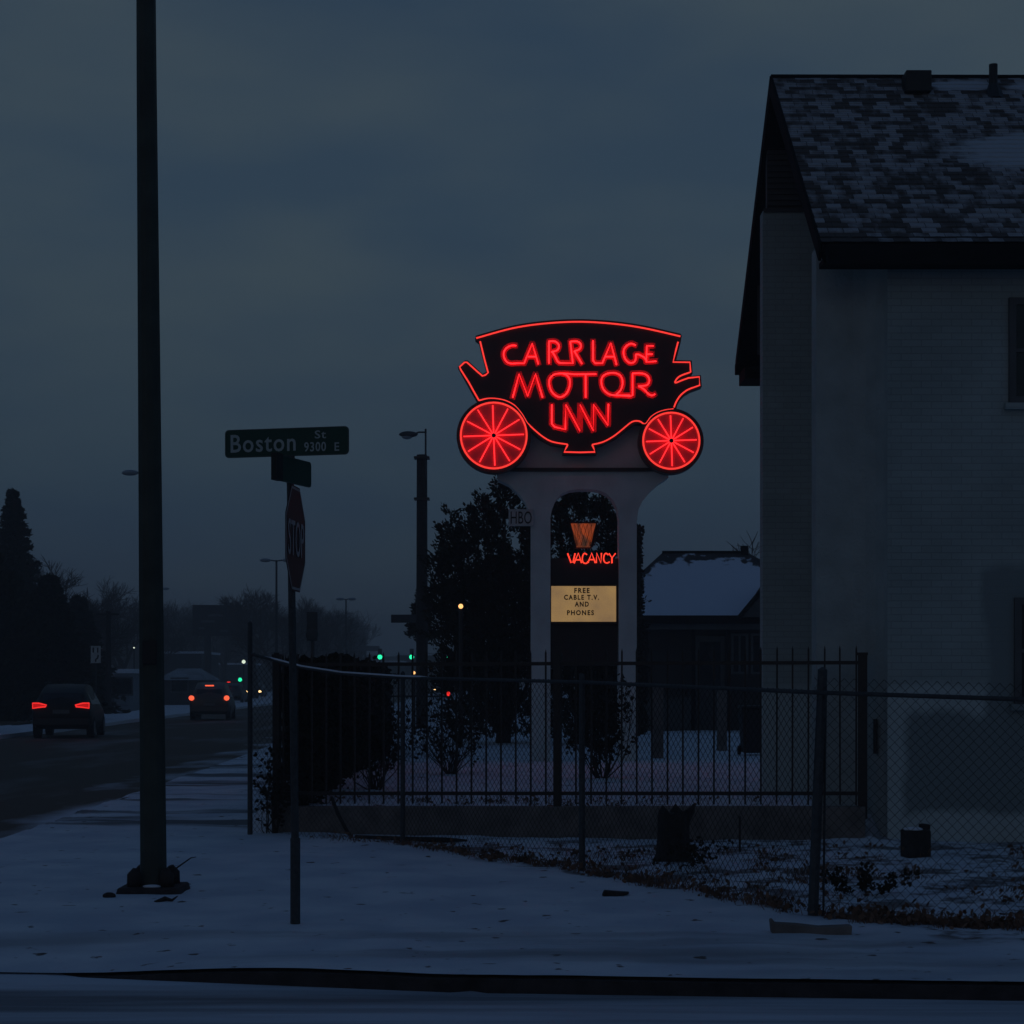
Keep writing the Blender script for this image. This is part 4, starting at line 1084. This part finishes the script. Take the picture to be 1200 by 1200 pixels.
def fwin(xa, xb, ya, yb, mull=0):
    f = MB(); A_, B_ = PX(xa,d), PX(xb,d); z0_, z1_ = PZ(yb,d), PZ(ya,d); w_ = .07; y = d+.3
    f.box(A_,A_+w_,y-.07,y+.02,z0_,z1_); f.box(B_-w_,B_,y-.07,y+.02,z0_,z1_); f.box(A_+w_,B_-w_,y-.067,y+.02,z1_-w_,z1_); f.box(A_+w_,B_-w_,y-.067,y+.02,z0_,z0_+w_)
    if mull: f.box((A_+B_)/2-.03,(A_+B_)/2+.03,y-.06,y+.02,z0_+w_,z1_-w_)
    fr = f.build('window', M['frame_grey'], o); MB().box(A_+w_,B_-w_,y-.02,y-.005,z0_+w_,z1_-w_).build('pane', M['glass_dark'], fr)
fwin(858, 878, 742, 790, 1); fwin(881, 905, 742, 790, 1)
dA, dB = PX(816,d), PX(850,d)
dr_ = MB().box(dA,dB,d+.22,d+.29,.28,PZ(745,d)).build('door', M['siding'], o)
MB().box(dA+.12,dB-.12,d+.205,d+.215,1.5,PZ(752,d)).build('pane', M['glass_dark'], dr_)
for px in (812, 853, 757): MB().box(PX(px,d)-.05,PX(px,d)+.05,d-.2,d-.1,.25,ze-.41).build('porch_post', M['trim_dark'], o)
MB().box(xl+.2,PX(812,d)-.08,d-.25,d-.08,.25,1.25).build('porch_rail', M['siding'], o)
# cross gable at the right
gx0, gx1 = PX(868,d-.5), PX(935,d-.5); gm = (gx0+gx1)/2
mb = MB(); mb.prism([(gx0,ze-.05),(gx1,ze-.05),(gm,ze+1.0)], d-.8, d+2.2); mb.build('gable', M['siding'], o)
for a, b in ((gx0-.1, gm), (gx1+.1, gm)):
    MB().tube([(a,d-.86,ze-.08),(b,d-.86,ze+1.06)], .07, 4).build('gable_trim', M['trim_dark'], o)
MB().box(PX(872,d+3)-.1,PX(872,d+3)+.12,d+2.9,d+3.1,zr-.1,zr+.22).build('chimney', M['trim_dark'], o)
# ivy covered pole
d = 52; o = empty('ivy_pole', (PX(748,d),d,.27)); tag(o, 'narrow ivy wrapped wooden pole between the sign and the snowy roof', 'pole')
MB().tube([(0,0,0),(0,0,PZ(616,d)-.27)], [.13,.085], 7).build('pole', M['wood'], o)
mb = MB()
for i in range(2600):
    z = random.random()**1.3*(PZ(616,d)-.3); r = .12 + (.16 if z < 3.2 else .02)+.06*noise.noise(Vector((z*2,0,0))); a = random.random()*6.283
    leaf(mb, Vector((math.cos(a)*r*random.random(), math.sin(a)*r*random.random(), z)), rnd_dir(), .08, .10)
mb.build('ivy', M['ivy'], o, fix=False)

# ------------------------------------------------------------------ utility pole with lamp
d = 59; o = empty('utility_pole', (PX(494.5,d),d,0)); tag(o, 'thick wooden utility pole with a grey street lamp on top', 'utility pole')
MB().tube([(0,0,-.1),(0,0,PZ(533,d))], [.19,.165], 10).build('pole', M['wood'], o)
MB().tube([(.12,-.1,PZ(560,d)),(.12,-.1,PZ(503,d))], .03, 6).build('lamp_bracket', M['galv'], o)
MB().tube([(.12,-.1,PZ(507,d)),(-.1,-.1,PZ(507,d)),(-.22,-.1,PZ(509,d))], .03, 6).build('arm', M['galv'], o)
hd = MB().ball((-.42,-.1,PZ(509.5,d)), .30,.16,.10, 12, 8).build('lamp_head', M['galv'], o, smoothf=True)
MB().ball((-.46,-.1,PZ(512,d)), .17,.12,.09, 12, 8).build('lens', M['reflector'], hd, smoothf=True)
for py in (537, 585): MB().cbox((0,-.05,PZ(py,d)), .48,.5,.06).build('cross_bar', M['black_iron'], o)
MB().box(-.96,-.17,-.24,-.18,PZ(730,d),PZ(720.5,d)).build('sign_board', M['far_dark'], o, bevel=.01)

# ------------------------------------------------------------------ far street lamps, signals, poles
def arm_lamp(name, px, py, d, heads, label, pr=.09, w=.55):
    x = PX(px,d); top = PZ(py,d); o = empty(name, (x,d,0)); tag(o, label, 'street lamp')
    MB().tube([(0,0,0),(0,0,top)], [pr,pr*.6], 7).build('pole', M['galv'], o)
    for s in heads:
        MB().tube([(0,0,top-.05),(s*w*.7,0,top)], .04, 5).build('arm', M['galv'], o)
        MB().ball((s*(w*.7+.3),0,top), .34,.2,.12).build('lamp_head', M['reflector'], o, smoothf=True)
    return o
arm_lamp('street_lamp', 324, 656.5, 110, (-1,1), 'twin headed street lamp standing left of the stop sign', .10, .5)
arm_lamp('street_lamp', 405.5, 702, 150, (-1,1), 'thin street lamp with a short crossbar right of the stop sign', .10, .25)
arm_lamp('street_lamp', 172.5, 554, 75, (-1,), 'street lamp whose head juts out left of the tall green pole', .08, .55)
arm_lamp('street_lamp', 181, 690, 160, (1,), 'far street lamp whose head juts out right of the tall green pole', .10, .9)
def lit_lamp(px, py, d, m, r, label, cat='lamp'):
    o = empty('lamp_post', (PX(px,d),d,0)); tag(o, label, cat)
    z = PZ(py,d); MB().tube([(0,0.05,0),(0,0.05,z)], .05, 6).build('post', M['black_iron'], o); MB().ball((0,0,z), r,r,r).build('globe', M[m], o, smoothf=True)
    return o
lit_lamp(540, 710.5, 42.6, 'amber_lamp', .055, 'small glowing amber lamp in front of the big juniper')
lit_lamp(285.5, 775.5, 170, 'white_lamp', .17, 'bright white lamp left of the fence corner')
lit_lamp(157, 759, 150, 'white_lamp', .06, 'tiny white lamp left of the tall green pole')
lit_lamp(505.5, 784, 130, 'amber_lamp', .07, 'small pale lamp right of the utility pole above the fence')
lit_lamp(485, 788.5, 57.5, 'amber_lamp', .05, 'amber lamp low in front of the utility pole')
def signal(px, py, d, label, lit=True, h=1.0, arm=0):
    o = empty('traffic_signal', (PX(px,d),d,0)); tag(o, label, 'traffic light', 'traffic signals at the far junction' if lit else None)
    z = PZ(py,d); MB().tube([(.0+arm,.12,0),(.0+arm,.12,z+.5*h)], .07, 6).build('pole', M['black_iron'], o)
    if arm: MB().tube([(arm,.12,z+.3*h),(0,.12,z+.3*h)], .05, 5).build('arm', M['black_iron'], o)
    MB().box(-.2*h,.2*h,-.12,.10,z-.22*h,z+.85*h).build('head', M['ink'], o, bevel=.02)
    MB().ball((0,-.14,z), .24,.06,.24).build('lens', M['green_lamp' if lit else 'ink'], o, smoothf=True)
signal(445.3, 770, 190, 'green traffic signal left of the wooden utility pole, farther left of two')
signal(482.5, 770, 190, 'green traffic signal right beside the wooden utility pole')
signal(526, 771.5, 190, 'green traffic signal at the edge of the big juniper')
signal(281.5, 796.5, 230, 'dim green traffic signal above the approaching headlights')
signal(366, 744, 70, 'dark traffic signal head right of the stop sign post', False, 1.0, 0)
o = empty('utility_pole', (PX(127,98),98,0)); tag(o, 'short dark utility pole between the black car and the green pole', 'utility pole')
MB().tube([(0,0,0),(0,0,PZ(716,98))], [.17,.12], 8).build('pole', M['wood'], o); MB().cbox((0,-.12,PZ(720,98)), 1.2,.1,.1).build('cross_bar', M['wood'], o)
o = empty('lane_sign', (PX(112.5,76),76,0)); tag(o, 'small white traffic sign with black marks behind the black car', 'road sign')
MB().tube([(0,0,0),(0,0,PZ(757,76))], .03, 6).build('post', M['galv'], o)
pn = MB().box(-.20,.20,-.05,-.035,PZ(777,76),PZ(757,76)).build('panel', M['hbo'], o)
mk = MB(); z = PZ(767,76)
mk.tube([(-.10,-.055,z+.08),(-.10,-.055,z+.28)], .03, 4); mk.tube([(.08,-.055,z+.08),(.08,-.055,z+.28)], .03, 4); mk.tube([(.10,-.055,z-.02),(.08,-.055,z-.14),(.0,-.055,z-.2),(.0,-.055,z-.3)], .03, 4)
mk.build('marks', M['ink'], pn)
d = 180; o = empty('billboard', (PX(255,d),d,0)); tag(o, 'dark roadside billboard with faint pale stripes in the haze', 'billboard')
MB().tube([(-1,0.3,0),(-1,0.3,PZ(745,d))], .35, 8).build('post', M['far_dark'], o)
pn = MB().box(PX(226,d)-PX(255,d),PX(284,d)-PX(255,d),-.2,.2,PZ(745,d),PZ(709,d)).build('panel', M['board'], o)
mk = MB()
for xa, xb, ya in ((236,252,727),(244,262,720),(258,268,738),(233,240,735)): mk.box(PX(xa,d)-PX(255,d),PX(xb,d)-PX(255,d),-.24,-.205,PZ(ya+2.5,d),PZ(ya,d))
mk.build('faded_stripes', M['board_text'], pn)

# ------------------------------------------------------------------ buildings across the road
def hall(name, xa, xb, d, ye, yr, dep, wall, label, parts=True):
    o = empty(name, (PX(xa,d),d,0)); tag(o, label, 'building'); x0 = 0; x1 = PX(xb,d)-PX(xa,d); ze = PZ(ye,d); zr = PZ(yr,d)
    MB().box(x0,x1,0,dep,-.1,ze).build('wall', M[wall], o)
    if zr-ze > .3:
        mb = MB(); mb.add([(x0-.4,-.5,ze),(x1+.4,-.5,ze),(x1+.4,dep+.5,ze),(x0-.4,dep+.5,ze),(x0+.4,dep/2,zr),(x1-.4,dep/2,zr)], [(0,1,5,4),(1,2,5),(2,3,4,5),(3,0,4),(0,3,2,1)])
        mb.build('roof', M['far_snow'], o)
    else: MB().box(x0-.2,x1+.2,-.2,dep+.2,ze+.003,ze+.25).build('roof', M['snow_plain'], o)
    n = max(1, int((x1-x0)/3.2))
    for i in range(n):
        c = x0+(i+.5)*(x1-x0)/n; f = MB(); f.box(c-.65,c+.65,-.06,.02,.9,2.0); w_ = f.build('window', M['frame_grey'], o); MB().box(c-.56,c+.56,-.08,-.065,1.0,1.9).build('pane', M['glass_dark'], w_)
    return o
hall('roadside_shop', 50, 128, 118, 806, 786, 9, 'far_dark', 'low building with a snowy roof behind the black car')
hall('roadside_shop', 134, 152, 108, 789, 788, 6, 'far_wall', 'small pale building just left of the tall green pole')
hall('roadside_shop', 190, 231, 135, 797, 783, 8, 'far_dark', 'gabled low building with snow on its roof left of the grey car')
hall('roadside_shop', 188, 236, 205, 766, 764, 12, 'far_dark', 'flat roofed dark building behind the gabled one')
hall('roadside_shop', 258, 292, 260, 779, 777, 12, 'far_dark', 'far hazy flat building beyond the grey car')
hall('roadside_shop', 395, 470, 300, 776, 774, 14, 'far_dark', 'far low building seen over the fence left of the utility pole')
hall('roadside_shop', 465, 560, 330, 768, 766, 14, 'far_dark', 'far low building behind the green traffic signals')
o = empty('kiosk_sign', (PX(428,260),260,0)); tag(o, 'small far shop sign on a post in the haze', 'sign')
MB().tube([(0,.1,0),(0,.1,PZ(758,260))], .12, 6).build('post', M['far_dark'], o); MB().box(-2,2,-.1,.1,PZ(763,260),PZ(757,260)).build('panel', M['board_text'], o)
# snow ridge banks beside the road
def bank(x, y, L_, h, label):
    mb = MB(); n = 16; vs = []; fs = []
    for i in range(n+1):
        t = i/n; hh = h*math.sin(math.pi*t)**.6*(.8+.35*noise.noise(Vector((i*.7, x, y))))
        for k, (a, b) in enumerate(((-.9,0),(-.35,.8),(.2,1),(.8,0))): vs.append((a*(.6+hh/h*.5), t*L_, b*hh-.02))
    for i in range(n):
        for k in range(3): fs.append((i*4+k, i*4+k+1, (i+1)*4+k+1, (i+1)*4+k))
    o = tag(mb.add(vs, fs).build('snow_bank', M['snow_plain'], None, smoothf=True, fix=False), label, 'snow bank'); o.location = (x, y, .0); o.rotation_euler.z = .03
bank(main_left(60)-1.0, 56, 12, .35, 'ploughed snow bank at the far kerb left of the black car')
bank(main_left(90)-1.2, 86, 22, .38, 'ploughed snow bank at the far kerb right of the black car')

# ------------------------------------------------------------------ vehicles
def car(px, d, rz, paint, label, tail, group=None, z0=-.10, face='rear', w=.94, hgt=1.66):
    o = empty('car', (PX(px,d), d, z0), rz); tag(o, label, 'car', group)
    k = hgt/1.66
    # stations along +y from the rear: y, half width, belt z, roof half width, roof z, floor z
    st_ = [(0,w*.86,.88,w*.70,.95,.48),(.05,w*.95,1.00,w*.76,1.10,.40),(.30,w,1.04,w*.74,1.46,.32),(.75,w,1.04,w*.74,1.62,.28),(1.5,w,1.03,w*.74,hgt,.26),(2.4,w,1.00,w*.73,hgt*.985,.26),(3.0,w,.98,w*.70,1.45,.26),(3.5,w*.99,.97,w*.70,1.06,.26),(4.2,w*.95,.90,w*.66,.96,.30),(4.55,w*.80,.72,w*.55,.78,.36)]
    mb = MB(); m = 0
    for (y, hw, zb, rw, zr_, zf) in st_:
        prf = [(0,zf),(hw*.86,zf),(hw*.97,zf+.12),(hw,zf+.30),(hw*.985,zb-.12),(hw*.95,zb),(rw*1.02,zr_-.10 if zr_-zb > .2 else (zb+zr_)/2),(rw*.90,zr_-.02),(0,zr_)]
        full = prf+[(-a, b) for a, b in prf[-2:0:-1]]; m = len(full)
        mb.v += [(a, y, b) for a, b in full]
    for i in range(len(st_)-1):
        for q in range(m): mb.f.append((i*m+q, i*m+(q+1)%m, (i+1)*m+(q+1)%m, (i+1)*m+q))
    mb.f.append(tuple(range(m))); mb.f.append(tuple(range((len(st_)-1)*m+m-1, (len(st_)-1)*m-1, -1)))
    body = mb.build('body', M[paint], o, bevel=.02, smoothf=True)
    MB().add([(-w*.66,.085,1.09),(w*.66,.085,1.09),(w*.60,.30,1.45),(-w*.60,.30,1.45)], [(0,1,2,3)]).build('rear_window', M['glass_dark'], o, fix=False).location = (0,-.012,.01)
    MB().add([(-w*.66,3.46,1.10),(w*.66,3.46,1.10),(w*.60,3.02,1.42),(-w*.60,3.02,1.42)], [(0,1,2,3)]).build('windscreen', M['glass_dark'], o, fix=False).location = (0,.03,.02)
    for s in (-1, 1):
        MB().add([(s*w*.945,.55,1.08),(s*w*.945,3.1,1.06),(s*w*.775,2.75,1.44),(s*w*.765,.75,1.48)], [(0,1,2,3)]).build('side_window', M['glass_dark'], o, fix=False).location = (s*.012,0,0)
        for y in (.85, 3.6):
            t = MB(); t.tube([(s*(w-.22),y,.34),(s*(w+.005),y,.34)], .34, 20); wh = t.build('wheel', M['tyre'], o)
            MB().tube([(s*(w+.0),y,.34),(s*(w+.015),y,.34)], .21, 16).build('rim', M['rim'], wh)
        MB().ball((s*(w+.12),2.85,1.08), .12,.09,.09).build('mirror', M[paint], o, smoothf=True)
        MB().tube([(s*w*.66,.8,hgt-.0),(s*w*.66,1.2,hgt+.05),(s*w*.66,2.3,hgt+.05),(s*w*.66,2.6,hgt-.03)], .018, 5).build('roof_rail', M['ink'], o)
        if tail == 'outline':
            a = [(s*w*.93,.97),(s*w*.93,1.14),(s*w*.72,1.135),(s*w*.47,1.07),(s*w*.50,1.02),(s*w*.72,1.00)]
            tl = MB().prism(a, -.03, .10); t_ = tl.build('tail_light', M['tail_core'], o)
            ring = [(x_, -.04, z_) for x_, z_ in a]; MB().tube(ring, .022, 5, closed=True).build('light_tube', M['tail'], t_)
        elif tail == 'round':
            MB().ball((s*w*.87,.0,1.05), .13,.07,.12).build('tail_light', M['brake'], o, smoothf=True)
        elif tail == 'front':
            MB().ball((s*w*.72,-.02,.66), .20,.06,.17).build('headlight', M['head'], o, smoothf=True)
    MB().box(-.26,.26,-.035,-.01,.80 if tail != 'round' else .70,.92 if tail != 'round' else .82).build('number_plate', M['plate'], o)
    MB().box(-w*.93,w*.93,-.07,.12,.42,.64).build('bumper', M['ink'] if paint != 'car_grey' else M[paint], o, bevel=.03)
    if tail == 'round': MB().box(-.20,.20,.22,.28,1.60,1.66).build('brake_light', M['brake'], o)
    return o
car(71.5, 60.5, R(6), 'car_black', 'black suv with outlined red tail lights driving away at left', 'outline', w=.96, hgt=1.76)
car(245, 88, R(4), 'car_grey', 'grey suv with round red brake lights driving away behind the green pole', 'round', hgt=1.80)
car(272, 150, R(1), 'car_blue', 'farther dark car hidden behind the grey suv, only its high brake light glowing', 'none')
for ch in scn.collection.objects:
    if ch.get('label', '').startswith('farther dark car'):
        MB().box(-.32,.0,-.06,-.02,1.72,1.80).build('brake_light', M['tail'], ch)
        ch.location.x = PX(270,150)
car(297, 205, R(0), 'car_blue', 'approaching car with warm headlights by the fence corner', 'front')
car(515.5, 260, 0, 'car_blue', 'far approaching car with pale headlights beyond the utility pole', 'front')

# ------------------------------------------------------------------ haze
hz = MB().box(-430, 430, -30, 720, -1.2, 24)
m = bpy.data.materials.new('haze air'); m.use_nodes = True; nt = m.node_tree
for n_ in list(nt.nodes):
    if n_.type == 'BSDF_PRINCIPLED': nt.nodes.remove(n_)
pv = nt.nodes.new('ShaderNodeVolumePrincipled'); pv.inputs['Color'].default_value = (.90,.87,.85,1); pv.inputs['Density'].default_value = .0024; pv.inputs['Anisotropy'].default_value = .1
outn = [n_ for n_ in nt.nodes if n_.type == 'OUTPUT_MATERIAL'][0]; nt.links.new(pv.outputs[0], outn.inputs['Volume'])
tag(hz.build('haze', m), 'thin blue winter dusk haze filling the air', 'haze', None, 'stuff')

# ------------------------------------------------------------------ world, sun, camera
SK0 = (.18,.39,.76,1); SK1 = (.165,.39,.76,1); SK2 = (.25,.48,.80,1); SK3 = (.34,.59,.87,1); SK4 = (.31,.55,.85,1); SK5 = (.20,.42,.86,1); SK6 = (.17,.38,.86,1)
w = bpy.data.worlds.new('World'); scn.world = w; w.use_nodes = True; nt = w.node_tree; N = nt.nodes; L = nt.links
bg = N['Background']
sky = N.new('ShaderNodeTexSky'); sky.sky_type = 'NISHITA'; sky.sun_disc = False; sky.sun_elevation = R(3); sky.sun_rotation = R(200)
tc = N.new('ShaderNodeTexCoord'); sep = N.new('ShaderNodeSeparateXYZ'); L.new(tc.outputs['Generated'], sep.inputs[0])
def cnoise(scale, sc, det=4, loc=(0,0,0)):
    mp = N.new('ShaderNodeMapping'); mp.inputs['Scale'].default_value = sc; mp.inputs['Location'].default_value = loc; L.new(tc.outputs['Generated'], mp.inputs['Vector'])
    n_ = N.new('ShaderNodeTexNoise'); n_.inputs['Scale'].default_value = scale; n_.inputs['Detail'].default_value = det; n_.inputs['Roughness'].default_value = .45; L.new(mp.outputs[0], n_.inputs['Vector']); return n_.outputs['Fac']
def wm(o_, a, b):
    n_ = N.new('ShaderNodeMath'); n_.operation = o_
    for i, x_ in enumerate((a, b)):
        if isinstance(x_, (int, float)): n_.inputs[i].default_value = x_
        else: L.new(x_, n_.inputs[i])
    return n_.outputs[0]
def wr(v, a, b, c, d_):
    n_ = N.new('ShaderNodeMapRange'); 
    for i, x_ in enumerate((a, b, c, d_)): n_.inputs[i+1].default_value = x_
    L.new(v, n_.inputs[0]); return n_.outputs[0]
cl = wm('ADD', wm('MULTIPLY', cnoise(3.0, (1,1,2.6), 4, (3.3,1.2,.4)), .7), wm('MULTIPLY', cnoise(8, (1,1,3.2), 6), .3))
rp = N.new('ShaderNodeValToRGB'); L.new(wr(cl, .40, .60, 0, 1), rp.inputs['Fac'])
rp.color_ramp.elements[0].color = (.78,.87,.97,1); rp.color_ramp.elements[1].color = (1.36,1.20,1.04,1)
zr_ = N.new('ShaderNodeValToRGB'); L.new(sep.outputs[2], zr_.inputs['Fac']); e = zr_.color_ramp.elements
e[0].position = 0; e[0].color = SK0; e[1].position = .60; e[1].color = SK6
for p_, c_ in ((.09, SK1), (.17, SK2), (.24, SK3), (.35, SK4), (.45, SK5)): x_ = e.new(p_); x_.color = c_
mx = N.new('ShaderNodeMix'); mx.data_type = 'RGBA'; mx.blend_type = 'MULTIPLY'; mx.inputs[0].default_value = 1; L.new(rp.outputs[0], mx.inputs[6]); L.new(zr_.outputs[0], mx.inputs[7])
m3 = N.new('ShaderNodeMix'); m3.data_type = 'RGBA'; m3.inputs[0].default_value = .96; L.new(sky.outputs[0], m3.inputs[6]); L.new(mx.outputs[2], m3.inputs[7])
L.new(m3.outputs[2], bg.inputs['Color']); bg.inputs['Strength'].default_value = .1
sd = bpy.data.lights.new('sun', 'SUN'); sd.energy = .012; sd.angle = R(30); sd.color = (1,.9,.8)
so = bpy.data.objects.new('sun', sd); col.objects.link(so); so.rotation_euler = (R(70), 0, R(-20))
cam = bpy.data.cameras.new('camera'); co = bpy.data.objects.new('camera', cam); col.objects.link(co)
co.location = (0,0,CH); co.rotation_euler = (R(90),0,0); cam.sensor_width = 36; cam.lens = F/1200*36; cam.shift_y = (H-600)/1200
cam.clip_start = .1; cam.clip_end = 5000
scn.camera = co
scn.view_settings.view_transform = 'Standard'; scn.view_settings.look = 'None'; scn.view_settings.exposure = 0; scn.view_settings.gamma = 1
scn.render.resolution_x = 1024; scn.render.resolution_y = 1024
